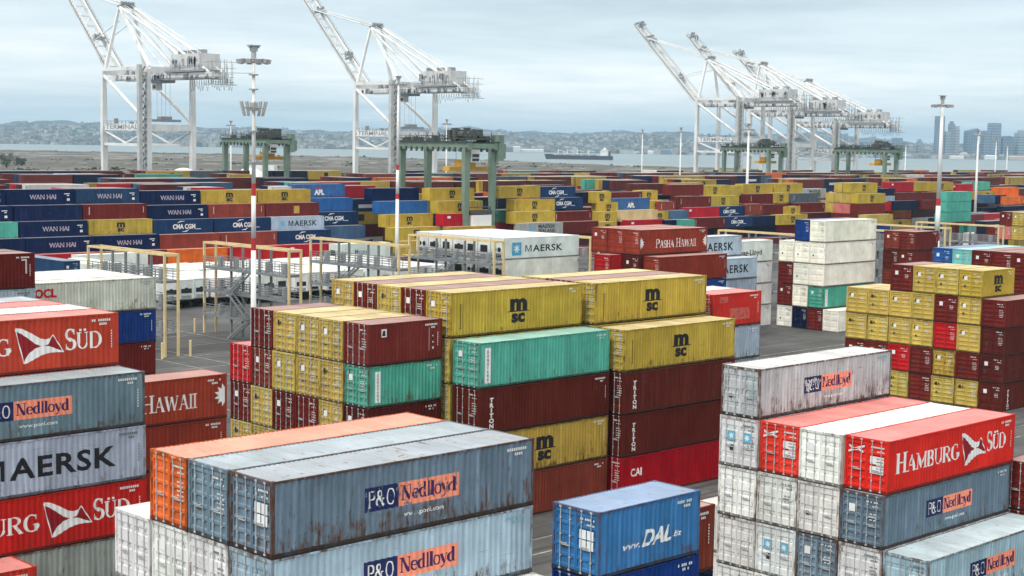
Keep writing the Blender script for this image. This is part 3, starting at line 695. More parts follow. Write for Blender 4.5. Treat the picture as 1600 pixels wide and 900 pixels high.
def logo_parts(kind, L, h, far=False):
    """[(part name, mesh, colour)] for the lettering on the near long side"""
    key = ('logo', kind, L, h, far)
    if key in CACHE: return CACHE[key]
    out = []
    def add(name, g, x, z, c, mat='lettering_paint', depth=.004, flat=False): out.append((name, conform(name, g, L, x, z, mat, depth, flat or far), c))
    f = L / L40
    if kind in ('po', 'po_worn', 'po_left'):
        mw = 'worn_lettering_paint' if kind == 'po_worn' else 'lettering_paint'
        x0 = 3.95 if kind != 'po_left' else 3.0
        sx = 1.0
        add('navy_panel', Geo().rect(0, 0, 1.50, .86), x0, .95, NAVY, mw)
        add('salmon_panel', Geo().rect(1.50, 0, 4.42, .86), x0, .95, SALMON, mw)
        g = Geo()
        for ch, dx in (('P', .12), ('&', .50), ('O', .95)): g.add((lambda q: (q.v, q.f))(serif(ch, .58, xs=.80, bold=1.1)), dx, .14)
        add('lettering', g, x0, .95, WHITE, mw, .007)
        g = serif('Nedlloyd', .54, xs=.0 + .98, bold=1.25, lo=True); k = 2.62 / g.size()
        g2 = Geo(); g2.add((g.v, g.f), 1.63, .20, k, 1)
        add('lettering', g2, x0, .95, lin((60, 30, 84)), mw, .007)
        g = Geo().add(font_geo('www.ponl.com', .17, .012)); k = 1.9 / g.size(); g2 = Geo().add((g.v, g.f), 0, 0, k, 1)
        add('lettering', g2, x0 + 1.75, .56, WHITE, mw)
    elif kind == 'maersk':
        add('lettering', maersk_word(.94, 6.75, .026), 3.85, h / 2 - .46, BLACK)
        add('star_panel', Geo().rect(0, 0, 1.45, 1.45), .95, h / 2 - .72, STARBLUE)
        add('star', fan(Geo(), star(7, .62, .27, 0.725, .725), .725, .725), .95, h / 2 - .72, WHITE, 'lettering_paint', .007)
    elif kind == 'maersk_reefer':
        add('lettering', maersk_word(.88, 7.2, .022), 4.1, h / 2 - .50, BLACK, flat=True)
        add('star_panel', Geo().rect(0, 0, 1.75, 1.75), 1.6, h / 2 - .95, lin((72, 168, 208)), flat=True)
        add('star', fan(Geo(), star(7, .70, .30, .875, .875), .875, .875), 1.6, h / 2 - .95, WHITE, 'lettering_paint', .008, True)
    elif kind == 'maersk_small':
        add('lettering', maersk_word(.98, 6.6, .022), 3.9, h / 2 - .5, BLACK)
        add('star', fan(Geo(), star(7, .75, .35, .8, .8), .8, .8), 1.7, h / 2 - .8, STARBLUE)
    elif kind == 'sealand':
        for q, (tx, z) in enumerate((('MAERSK', 1.45), ('SEALAND', .5))):
            g = Geo().add(font_geo(tx, .72, .03)); k = 5.2 / g.size(); add('lettering', Geo().add((g.v, g.f), 0, 0, k, 1), 4.8, z, lin((40, 44, 50)))
        add('star', fan(Geo(), star(7, .85, .4, .9, .9), .9, .9), 2.0, .5, STARBLUE)
    elif kind in ('hamburg', 'hamburg_dark'):
        g = serif('HAMBURG', 1.0, .80, .92, 1.05); k = 5.9 / g.size(); add('lettering', Geo().add((g.v, g.f), 0, 0, k, 1), .72, .92, WHITE)
        g = serif('SÜD', 1.02, .80, .9, 1.05); k = 1.95 / g.size(); add('lettering', Geo().add((g.v, g.f), 0, 0, k, 1), 9.3, .95, WHITE)
        f0 = 6.80
        add('flag', Geo().poly([(0, 1.62), (.42, .03), (.95, .60), (1.25, .85), (.62, 1.30)]).poly([(1.45, .85), (1.95, .66), (2.45, .42), (1.9, 1.24)]), f0, .48, lin((140, 16, 30)))
        wv = Geo()
        for up, dn in (([(0, 1.72), (.35, 1.66), (.8, 1.42), (1.25, 1.14), (1.55, 1.07), (1.78, 1.14), (1.92, 1.30)], [(.03, 1.56), (.28, 1.44), (.62, 1.20), (1.0, .90), (1.35, .76), (1.65, .82), (1.90, 1.22)]),
                       ([(.40, .02), (.60, .40), (.95, .66), (1.35, .78), (1.75, .73), (2.1, .57), (2.48, .43)], [(.44, -.02), (.68, .05), (1.0, .20), (1.35, .34), (1.72, .42), (2.1, .42), (2.46, .39)])):
            for i in range(6): wv.poly([dn[i], dn[i + 1], up[i + 1], up[i]])
        wv.add(ribbon([(.0, 1.66, .05), (.42, .0, .05)]), dz=-.001).add(ribbon([(2.45, .42, .05), (1.91, 1.26, .05)]), dz=-.0015)
        add('flag_wave', wv, f0, .48, WHITE, 'lettering_paint', .008)
    elif kind in ('pasha', 'pasha_end'):
        g = serif('PASHA HAWAII', 1.02, .84, .86, 1.0); k = 7.3 / g.size(); add('lettering', Geo().add((g.v, g.f), 0, 0, k, 1), 2.85, .76, WHITE)
        for cx_, a0 in ((.14, -90), (L - .14, 90)):      # half sunbursts running off both ends
            pts = [((.72 if k % 2 else .44) * cos(R(a0 + 180 * k / 12)), (.72 if k % 2 else .44) * sin(R(a0 + 180 * k / 12))) for k in range(13)]
            g = Geo()
            for a, b in zip(pts, pts[1:]): g.poly([(0, 0), a, b])
            add('sunburst', g, cx_, 1.35, WHITE)
    elif kind == 'msc':
        g = Geo().add(font_geo('m', .98, .05)); k = 1.55 / g.size(); g = Geo().add((g.v, g.f), .06, .80, k, 1.08)
        q = Geo().add(font_geo('sc', .78, .05)); k2 = 1.30 / q.size(); g.add((q.v, q.f), .16, .02, k2, 1.02)
        g.add(ribbon([(-.22, .71, .03), (0, .73, .075), (1.65, .73, .075), (1.9, .71, .03)]), dz=-.0004)
        x0 = 5.25 if L > 8 else 2.2
        add('lettering', g, x0, h / 2 - .80, BLACK)
        if L > 8:
            g = Geo()
            for k in range(12): g.rect(.85, .45 + k * .14, .93, .55 + k * .14); g.rect(1.02, .55 + k * .13, 1.06, .63 + k * .13)
            add('lettering', g, 0, .05, lin((60, 48, 20)))
    elif kind in ('msc_small',):
        g = Geo().add(font_geo('m', .98, .07)); k = 1.5 / g.size(); g = Geo().add((g.v, g.f), 0, .8, k, 1.1)
        q = Geo().add(font_geo('sc', .78, .07)); k2 = 1.4 / q.size(); g.add((q.v, q.f), .05, 0, k2, 1.0).rect(-.2, .70, 1.8, .79, -.0004)
        add('lettering', g, L * .5 - .75, h / 2 - .85, BLACK, flat=True)
    elif kind == 'dal':
        g = Geo().add(font_geo('DAL', .62, .03, 1.05, .35)); k = 1.75 / g.size(); add('lettering', Geo().add((g.v, g.f), 0, 0, k, 1), 2.55, .86, WHITE)
        g = Geo().add(font_geo('www.', .26, .02, 1, .25)); k = .95 / g.size(); add('lettering', Geo().add((g.v, g.f), 0, 0, k, 1), 1.45, .88, WHITE)
        g = Geo().add(font_geo('.biz', .24, .02, 1, .25)); k = .5 / g.size(); add('lettering', Geo().add((g.v, g.f), 0, 0, k, 1), 4.42, .95, WHITE)
    elif kind == 'dong':
        xw = .50 if L > 8 else .42
        add('white_strip', Geo().rect(.55, .30, .55 + xw, h - .34), 0, 0, WHITE)
        g = Geo(); tx = 'DONGFANG'; hh = (h - .9) / len(tx)
        for k, ch in enumerate(tx):
            q = font_geo(ch, hh * .74, .02); wq = max(p[0] for p in q[0]); g.add(q, .55 + xw / 2 - wq / 2, h - .50 - (k + 1) * hh + .05)
        add('lettering', g, 0, 0, lin((40, 92, 82)), 'lettering_paint', .007)
    elif kind == 'triton':
        g = Geo(); tx = 'TRITON'; hh = 2.0 / 6
        for k, ch in enumerate(tx):
            q = font_geo(ch, hh * .80, .045, 1.35); wq = max(p[0] for p in q[0]); g.add(q, 1.15 - wq / 2, h - .55 - (k + 1) * hh)
        add('lettering', g, 0, 0, WHITE)
    elif kind == 'cai':
        add('lettering', Geo().add(font_geo('CAI', .52, .03)), .95, h * .52, WHITE)
    elif kind == 'oocl':
        add('lettering', Geo().add(font_geo('OOCL', .62, .05)), .95, h - 1.1, lin((190, 20, 30)))
    elif kind == 'wanhai':
        g = Geo().add(font_geo('WAN HAI', .74, .03)); k = 4.8 / g.size(); add('lettering', Geo().add((g.v, g.f), 0, 0, k, 1), 4.0, h / 2 - .38, lin((172, 172, 188)), flat=True)
        g = Geo().add(font_geo('WAN HAI', .26, .0)); k = 4.4 / g.size(); add('lettering', Geo().add((g.v, g.f), 0, 0, k, 1), 4.2, h / 2 - .14, lin((150, 40, 50)), 'lettering_paint', .008, True)
        add('emblem', Geo().rect(0, 0, .5, .4).rect(-.5, 1.1, .5, 1.25).rect(.0, .8, .4, .95), L - 1.4, .55, WHITE, flat=True)
    elif kind == 'cma':
        g = Geo().add(font_geo('CMA CGM', .78, .045)); k = 4.6 / g.size(); g = Geo().add((g.v, g.f), 0, 0, k, 1)
        g.add(ribbon([(.9, 1.02, .06), (1.5, 1.28, .2), (2.4, 1.34, .06)]), dz=-.0004).add(ribbon([(1.9, -.55, .05), (2.7, -.48, .2), (3.3, -.16, .06)]), dz=-.0008)
        g.rect(4.6, -.15, 5.8, -.05)
        add('lettering', g, 3.9, h / 2 - .38, WHITE, flat=True)
    elif kind == 'apl':
        g = Geo().add(font_geo('APL', .95, .06)); add('lettering', g, 4.6, h / 2 - .8, WHITE, flat=True); add('emblem', Geo().rect(0, 0, 1.6, .16), 4.9, h / 2 + .35, lin((200, 40, 50)), flat=True)
    elif kind == 'hapag':
        g = Geo().add(font_geo('Hapag-Lloyd', .72, .015)); k = 6.2 / g.size(); add('lettering', Geo().add((g.v, g.f), 0, 0, k, 1), 3.6, h / 2 - .45, BLACK, flat=True)
    elif kind == 'matson':
        g = Geo().add(font_geo('Matson', .8, .01)); add('lettering', g, 4.0, h / 2 - .4, lin((70, 90, 130)), flat=True)
    elif kind == 'plain_mark':
        add('lettering', Geo().rect(1.0, h - 1.75, 1.16, h - .45).rect(L - .75, h - 1.5, L - .62, h - .5), 0, 0, lin((200, 185, 180)), flat=True)
    elif kind == 'red_mark':
        add('lettering', Geo().rect(1.0, h - .9, 1.9, h - .45), 0, 0, WHITE, flat=True)
    elif kind == 'gold_mark':
        add('lettering', Geo().rect(0, 0, 1.3, 1.4), L * .52, h * .22, lin((190, 150, 70)), flat=True)
    elif kind == 'caged':
        add('emblem', Geo().rect(1.05, h - .85, 1.48, h - .35), 0, 0, WHITE); add('emblem', Geo().poly([(1.12, h - .78), (1.41, h - .78), (1.35, h - .45), (1.2, h - .42)]), 0, 0, BLACK, 'lettering_paint', .007)
        add('lettering', Geo().rect(4.95, .6, 5.0, 2.1).rect(5.25, .7, 5.36, .85).rect(5.25, 1.1, 5.35, 1.2).rect(5.25, 1.5, 5.33, 1.6), 0, 0, WHITE)
    elif kind == 'repair':
        add('repair_patch', Geo().rect(2.1, .5, 4.6, 1.4), 0, 0, lin((196, 96, 84)), 'worn_lettering_paint'); add('repair_patch', Geo().rect(.9, 1.9, 1.9, 2.35), 0, 0, lin((196, 96, 84)), 'worn_lettering_paint')
    CACHE[key] = out
    return out

# ---- the paint jobs: code -> (colour, lettering, words, weathering)
JOB = {
 'Y': ((184, 157, 62), 'msc', 'black lettered yellow container', .42),
 'Yo': ((176, 148, 66), 'msc', 'scuffed dull yellow container with black letters', .85),
 'y': ((192, 167, 84), None, 'yellow container', .45),
 'yd': ((176, 146, 62), None, 'dirty brownish yellow container', .95),
 'M': ((108, 36, 30), None, 'maroon container', .42),
 'Mc': ((112, 42, 36), 'caged', 'maroon container with small white emblem', .45),
 'Mb': ((120, 52, 38), None, 'red brown container', .55),
 'B': ((100, 32, 27), 'plain_mark', 'maroon container', .4),
 'T': ((88, 31, 22), 'triton', 'dark maroon container with vertical white letters', .35),
 'bm': ((86, 31, 24), None, 'dark brown red container', .45),
 'C': ((160, 10, 26), 'cai', 'crimson container with three white letters', .3),
 'R': ((186, 30, 34), None, 'red container', .4),
 'Rk': ((178, 22, 40), 'red_mark', 'crimson red container', .4),
 'Rp': ((200, 50, 42), 'repair', 'bright red short container with pale patches', .4),
 'H': ((212, 44, 34), 'hamburg', 'red container with white flag emblem', .45),
 'Ho': ((184, 66, 46), 'hamburg', 'orange red container with flag emblem', .5),
 'Hd': ((190, 36, 32), 'hamburg', 'dark red container with white flag emblem', .5),
 'Hx': ((214, 60, 46), None, 'red container with salmon roof', .5),
 'O': ((226, 106, 48), None, 'orange container', .5),
 'Of': ((226, 110, 40), None, 'orange container', .4),
 'P': ((106, 127, 140), 'po', 'slate blue container with navy and salmon panel', .72),
 'Pp': ((104, 124, 138), 'po_worn', 'slate container with scraped navy salmon panel', .85),
 'Pl': ((160, 184, 200), 'po', 'pale blue container with navy salmon panel', .7),
 'Pw': ((176, 182, 184), 'po_worn', 'rusty pale container with navy salmon panel', .80),
 'Pn': ((112, 134, 150), None, 'grey blue container', .75),
 'K': ((168, 181, 198), 'maersk', 'pale blue grey container with huge black letters', .45),
 'Ks': ((176, 192, 206), 'maersk_small', 'pale grey container with blue star', .4),
 'Kg': ((160, 166, 168), 'sealand', 'grey container with two dark words', .4),
 'G': ((150, 154, 152), None, 'rust streaked grey container', .95),
 'g': ((156, 170, 182), None, 'light grey container', .7),
 'gb': ((86, 100, 108), 'plain_mark', 'slate grey container', .5),
 'w': ((228, 228, 224), None, 'off white container', .52),
 'ws': ((224, 225, 222), None, 'off white container with blue stars', .52),
 'W': ((241, 236, 222), None, 'cream white container', .2),
 'Oc': ((206, 210, 198), 'oocl', 'greenish white container with red letters', .55),
 'D': ((82, 166, 146), 'dong', 'aqua green container with white strip', .62),
 'd': ((82, 166, 146), None, 'aqua green container', .5),
 'L': ((58, 116, 168), 'dal', 'bright blue short container with white slanted letters', .62),
 'b': ((22, 58, 126), None, 'deep blue container', .4),
 'bl': ((44, 94, 158), None, 'mid blue container', .4),
 'a': ((120, 190, 186), None, 'pale aqua container', .4),
 'N': ((11, 29, 70), 'wanhai', 'navy container with pale outlined letters', .35),
 'Nl': ((32, 62, 98), 'wanhai', 'faded navy container with pale outlined letters', .4),
 'n': ((10, 24, 58), None, 'navy container', .35),
 'Q': ((24, 52, 92), 'cma', 'dark blue container with white arcs', .35),
 'A': ((58, 98, 150), 'apl', 'blue container with three white letters', .4),
 'sb': ((70, 98, 128), None, 'steel blue container', .4),
 'Pa': ((148, 58, 40), 'pasha', 'rust orange container with white sunbursts', .4),
 'pb': ((138, 52, 36), None, 'rust red container', .4),
 'Z': ((226, 227, 224), 'maersk_reefer', 'white refrigerated container with blue star panel', .2),
 'z': ((226, 227, 224), None, 'white refrigerated container', .25),
 'Hp': ((224, 224, 222), 'hapag', 'white container with thin black name', .25),
 'zm': ((222, 224, 224), 'matson', 'white container with pale blue name', .25),
 'be': ((206, 184, 140), None, 'beige container', .3),
 'Rb': ((134, 58, 46), 'plain_mark', 'red brown container', .4),
 'Mg': ((108, 38, 34), 'gold_mark', 'maroon container with gold square emblem', .4),
 'pk': ((206, 120, 112), None, 'salmon pink container', .5),
}
YELLOWS = ('Y', 'Yo', 'y', 'yd')
LEVELS = ('bottom', 'second', 'third', 'fourth', 'fifth', 'sixth')
COUNT = [0]
def paint_obj(o, c, a): o.color = (*c, a)
def container(loc, L, h, code, lod, label, group, lettered=True, rz=0.0):
    """lod 0: every part with locking rods; 1: without rods; 2: one body with its lettering"""
    rgb, logo, words_, wea = JOB[code]
    COUNT[0] += 1
    g = random.Random(COUNT[0] * 31 + 5)
    k = g.uniform(.90, 1.08); c = tuple(v * k * g.uniform(.97, 1.03) for v in lin(rgb)); wea = max(0.05, min(1, wea + g.uniform(-.22, .22)))
    loc = (loc[0] + g.uniform(-.05, .05), loc[1] + g.uniform(-.018, .018), loc[2]); rz += g.uniform(-.0016, .0016)      # never stacked quite true
    if lod < 2:
        t = empty('shipping_container', loc, rz)
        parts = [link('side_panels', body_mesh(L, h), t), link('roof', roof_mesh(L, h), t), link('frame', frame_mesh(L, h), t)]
        style = 0 if code in YELLOWS or code in ('P', 'Pp', 'Pn', 'O', 'H', 'Hx', 'M', 'Mb', 'R', 'L', 'D', 'bl') else 1
        for q in (0, 1):
            dr = link('door', door_mesh(h, q, style), t); parts.append(dr)
            if lod == 0:
                for kk in (0, 1): link('lock_rod', rod_mesh(h, q, kk), dr)
        for p in parts: paint_obj(p, c, wea)
        if code in YELLOWS: e = link('door_emblem', patch_mesh(h), t); paint_obj(e, lin((44, 38, 24)), 1)
        cc = (.70, .70, .68) if code not in ('w', 'ws', 'W', 'z', 'Z', 'K', 'g', 'Pl', 'Oc', 'Pw') else g.choice([(.80, .81, .80), (.25, .45, .52), (.16, .17, .19)])
        art = 'flag' if code in ('H', 'Hx', 'Ho') else 'star' if code == 'ws' else None
        for nm, me, k in marking_meshes(L, h, 0 if art else g.choice((1, 4, 1, 2, 3) if code in ('P', 'Pp', 'Pn', 'Pw', 'Pl', 'L') else (0, 2, 3, 5, 0, 2, 3, 5))): paint_obj(link(nm, me, t), (.05, .05, .055) if k else cc if nm != 'placard' else (.80, .81, .80), 1)
        if art:
            for nm, me, c2 in door_art(h, art): paint_obj(link(nm, me, t), c2, 1)
    else:
        me = cached(('far', L, h), lambda: far_mesh(L, h))
        t = link('shipping_container', me, None, loc); t.rotation_euler.z = rz; paint_obj(t, c, wea)
    if logo and lettered and not (lod == 2 and g.random() < .12):
        for nm, me, cc in logo_parts(logo, L, h, lod == 2):
            o = link(nm, me, t); paint_obj(o, cc, 1)
    return tag(t, label, 'shipping container', group)
def far_mesh(L, h):
    b = MB(); pr = side_profile(L)[::1]
    b.box(0.05, 0.05, 0.0, L - 0.05, W - 0.05, h - 0.02)
    b.quad((0.12, .012, .12), (L - .12, .012, .12), (L - .12, .012, h - .06), (.12, .012, h - .06))
    b.quad((.012, W - .12, .12), (.012, .12, .12), (.012, .12, h - .06), (.012, W - .12, h - .06))
    b.box(0, 0, 0, .13, .1, h); b.box(L - .13, 0, 0, L, .1, h); b.box(0, W - .1, 0, .13, W, h)
    b.box(.131, .002, 0, L - .131, .06, .11); b.box(.131, .003, h - .07, L - .131, .06, h - .002)
    for y in (.45, .95, 1.48, 1.98): b.box(-.01, y, .1, .03, y + .05, h - .08)
    me = b.mesh('far_container_shell', 'container_side_paint')
    me.materials.append(MATS['container_roof_paint'])
    for p in me.polygons:
        if p.normal.z > .9 and p.center.z > h - .1 and p.area > 5: p.material_index = 1
    return me
ROWW = ('first', 'second', 'third', 'fourth', 'fifth', 'sixth', 'seventh', 'eighth', 'ninth')
def block(name, x, y, L, hs, rows, phrase, lod=0, first_row=0, dx=None, z0=0.0):
    """rows: {row index: [codes from the ground up]}; None leaves a level out.  Row 0 is the long side facing the camera."""
    lo = min(rows); n = len(rows)
    for r, codes in sorted(rows.items()):
        z = z0
        for lv, code in enumerate(codes):
            h, step = hs[lv] if isinstance(hs, list) else hs
            if code:
                nb = rows.get(r - 1, [])
                covered = lv < len(nb) and nb[lv] is not None
                words_ = JOB[code][2]
                top = lv == len(codes) - 1
                if covered and ' with ' in words_: words_ = words_.split(' with ')[0]
                if n == 1: lab = f"{words_}, {LEVELS[lv]} level, {phrase}"
                else: lab = f"{words_}, {LEVELS[lv]} level, {ROWW[r - lo]} row, {phrase}"
                loc = (x + (dx or {}).get((r, lv), 0), y + r * PY, z)
                container(loc, L, h, code, lod, lab, name, lettered=not covered)
            z += step
std, hc = (STD, S), (HC, SH)

# near-left front block (two grey blue boxes under an orange one)
block('containers in the front block', 29.33, 41.35, L40, std, {
  -1: [None, None, 'w'],
   0: [None, None, 'w', 'Pl', 'Pp'], 1: [None, None, None, 'w', 'Pn'], 2: [None, None, None, 'w', 'O'], 3: [None, None, 'w', 'w']},
  'front block with orange roof')
# right front block
block('containers in the flag block', 63.38, 39.55, L40, std, {
  -1: ['g', 'Pl'], 0: ['w', 'w', 'P', 'H'], 1: ['g', 'Pn', 'w', 'w'], 2: ['w', 'ws', 'w', 'Hx'], 3: ['w', 'w', 'w', 'ws', 'Pw'], 4: ['w', 'w']},
  'block under flag box', dx={(0, 3): .28, (2, 3): .1, (4, 1): 1.5, (4, 0): 1.5})
block('containers under the blue box', 42.6, 38.85, L20, std, {0: ['n', 'b', 'b', 'L']}, 'small stack with web address')
container((46.7, 41.35, 2 * SH), L20, HC, 'Mb', 0, 'red brown short container behind the bright blue web address box', 'containers under the blue box')
container((46.7, 41.35, SH), L20, HC, 'n', 0, 'navy short container beneath the red brown one behind the blue box', 'containers under the blue box')
block('containers at the lower right corner', 76.6 - .2, 37.9, L40, std, {0: [None, 'M', 'M']}, 'lone stack beyond the flag block')
# centre block, high cubes
block('containers in the centre block', 65.9, 70.6, L40, hc, {0: ['Mb', 'Yo', 'T', 'D']}, 'under the aqua topped stack', 0)
block('containers in the centre block', 65.95, 70.85, L40, hc, {
  1: [None, 'y', 'y', 'y', 'Y'], 2: [None, None, None, 'M', 'M'], 3: [None, None, None, 'y', 'y'], 4: [None, None, 'M', 'y', 'M'], 5: [None, None, 'y', 'y', 'y']},
  'centre block behind the aqua box')
block('containers in the centre block', 78.6, 69.7, L40, hc, {0: ['C', 'T', 'T', 'Y']}, 'stack standing on the crimson box')
block('containers in the centre block', 79.0, 70.3, L40, hc, {1: [None, None, None, 'y', 'Y'], 2: [None, None, None, None, 'M'], 3: [None, None, None, None, 'y']}, 'block behind the crimson based stack')
block('containers in the centre block', 92.8, 73.4, L20, std, {0: ['g', 'g', 'g', 'g', 'Rp'], 1: [None, None, None, 'w', 'w']}, 'end stack by crimson one')
# maroon, yellow and aqua block of short boxes
block('containers in the short box block', 59.5, 73.7, L20, std, {
  0: [None, 'M', 'bm', 'D', 'Mc'], 1: [None, 'y', 'y', 'y', 'y'], 2: [None, 'M', 'M', 'y', 'y'], 3: ['M', 'y', 'M', 'y', 'y'], 4: ['M', 'y', 'y', 'Mb', 'M'], 5: ['M', 'y', 'M', 'R']},
  'block of short boxes')
# left front block: right ends show
block('containers in the left block', 26.85, 67.85, L40, std, {-1: ['G', 'G', 'Hd', 'K', 'P']}, 'tall stack with huge black letters')
block('containers in the left block', 26.85, 67.85, L40, std, {
   0: [None, None, None, None, 'Hx', 'Ho'], 1: [None, None, None, None, None, 'w'], 2: [None, None, None, None, None, 'Hx'], 3: [None, None, None, None, None, 'g']},
  'stack behind the huge black letters')
container((19.9, 63.0, S), L40, STD, 'Hx', 0, 'red container peeping in low beside the streaked grey box', 'containers in the left block')
block('containers by the serif lettered box', 39.2, 76.9, L40, std, {0: [None, 'pb', 'pb', 'Pa']}, 'stack behind the pale blue block')
block('containers in the white roofed block', 54.1, 109.4, L40, std, {
   0: ['G', 'M', 'M', 'b', 'Oc'], 1: [None, None, None, None, 'w'], 2: [None, None, None, None, 'w'], 3: [None, None, None, None, 'w']}, 'stack with red lettered white box', 1)
block('containers in the white roofed block', 42.1, 106.2, L40, std, {0: [None, None, None, 'G', 'g', 'B'], 1: [None, None, None, None, None, 'bm']}, 'stack beside red lettered white box', 1)
# right middle block of short yellow and maroon boxes
block('containers in the yellow and maroon block', 133.0, 73.3, L20, std, {
  0: ['y', 'M', 'y', 'y', 'Y'], 1: ['y', 'yd', 'R', 'M', 'y'], 2: ['M', 'M', 'y', 'y', 'y'], 3: ['y', 'R', 'y', 'y', 'M'], 4: ['y', 'M', 'y', 'y'], 5: ['y', 'M', 'y', 'y']},
  'yellow and maroon block of doors', 1)
block('containers in the yellow and maroon block', 132.9, 70.75, L40, std, {0: ['T', 'bm', 'bm', 'M']}, 'maroon stack before the yellow doors', 1)
block('containers in the blue and aqua row', 160.2, 92.3, L40, std, {
  -4: ['M', 'bm', 'M', 'M', 'M'], -3: ['M', 'M', 'bm', 'M', 'M'], -2: ['M', 'M', 'M', 'M', 'M'], -1: ['M', 'n', 'M', 'b', 'a'], 0: ['bm', 'M', 'n', 'b', 'bl']}, 'row with blue and aqua doors', 1)
block('containers in the maroon pair', 187.6, 113.8, L20, std, {0: ['M', 'M', 'M', 'M', 'M'], 1: ['M', 'M', 'Mb', 'bm', 'Mb']}, 'maroon pair beside cream stack', 1)
block('containers in the cream stack', 173.3, 118.6, L40, hc, {
  -1: ['W'], 0: ['M', 'D', 'W', 'W', 'W'], 1: ['n', 'W', 'W', 'W', 'b'], 2: ['W', 'M', 'M', 'W']}, 'tall cream block', 1)
# serif lettered rust orange pair
block('containers by the sunburst box', 133.2, 116.2, L40, hc, {0: [None, None, None, 'bm', 'Pa'], 1: [None, None, None, None, 'pb'], 2: [None, None, None, None, 'pb']}, 'rust red stack', 1)
block('containers by the sunburst box', 133.6, 113.5, L40, hc, {0: ['pb', 'b', 'b', 'pb']}, 'rust red stack before the sunbursts', 1)
block('containers by the sunburst box', 131.2, 118.9, L20 + .1, hc, {0: [None, None, 'R', 'R'], }, 'low red box beside the sunburst stack', 1)
# white and pale boxes beyond it
block('containers beside the thin black name', 146.8, 118.9, L40, std, {0: [None, 'g', 'g', 'Ks'], 1: [None, None, None, 'g', 'Ks']}, 'pale pair beyond the sunbursts', 1)
block('containers beside the thin black name', 160.6, 126.7, L40, hc, {0: ['z', 'z', 'z', 'Hp']}, 'white stack under thin black name', 1)

# ---- far wall of stacks across the yard
FS, FH = 2.56, 2.53
ORD = ('first', 'second', 'third', 'fourth', 'fifth', 'sixth', 'seventh', 'eighth', 'ninth', 'tenth')
LEFT_WALL = [   # one column per bay, top level first
 ('N', 'N', 'd', 'N', 'Rk', 'n'), ('N', 'N', 'N', 'N', 'Rk', 'M'), ('Nl', 'B', 'Y', 'N', 'M', 'w'), ('N', 'N', 'Q', 'Rb', 'Of', 'Mb'),
 ('Y', 'Rb', 'Q', 'Rb', 'R', 'M'), ('Y', 'Mg', 'Ks', 'Q', 'Rk', 'gb'), ('A', 'bl', 'Q', 'sb', 'n', 'M'), ('N', 'bl', 'Y', 'Y', 'Y', 'y'), ('Y', 'Y', 'Rk', 'yd', 'y', 'M')]
for k, codes in enumerate(LEFT_WALL):
    xe = 118.05 + 12.45 * k
    for q, code in enumerate(codes):
        lv = 6 - q
        y = (241.5, 239.0, 237.2, 235.0, 232.6, 230.2)[q] + (3.4 if k == 6 else 0) - (3.0 if k == 7 else 6.0 if k == 8 else 0)
        z = (lv - 1) * FS * (1.0 if k < 3 else 0.965 if k < 6 else 1.03 if k == 6 else 0.975)
        container((xe - L40 + (0.25 if k != 6 else -1.2), y, z), L40, FH, code, 2, f"{JOB[code][2]}, {LEVELS[lv - 1]} level, {ORD[k]} column of the far wall", 'stacks of the far wall')
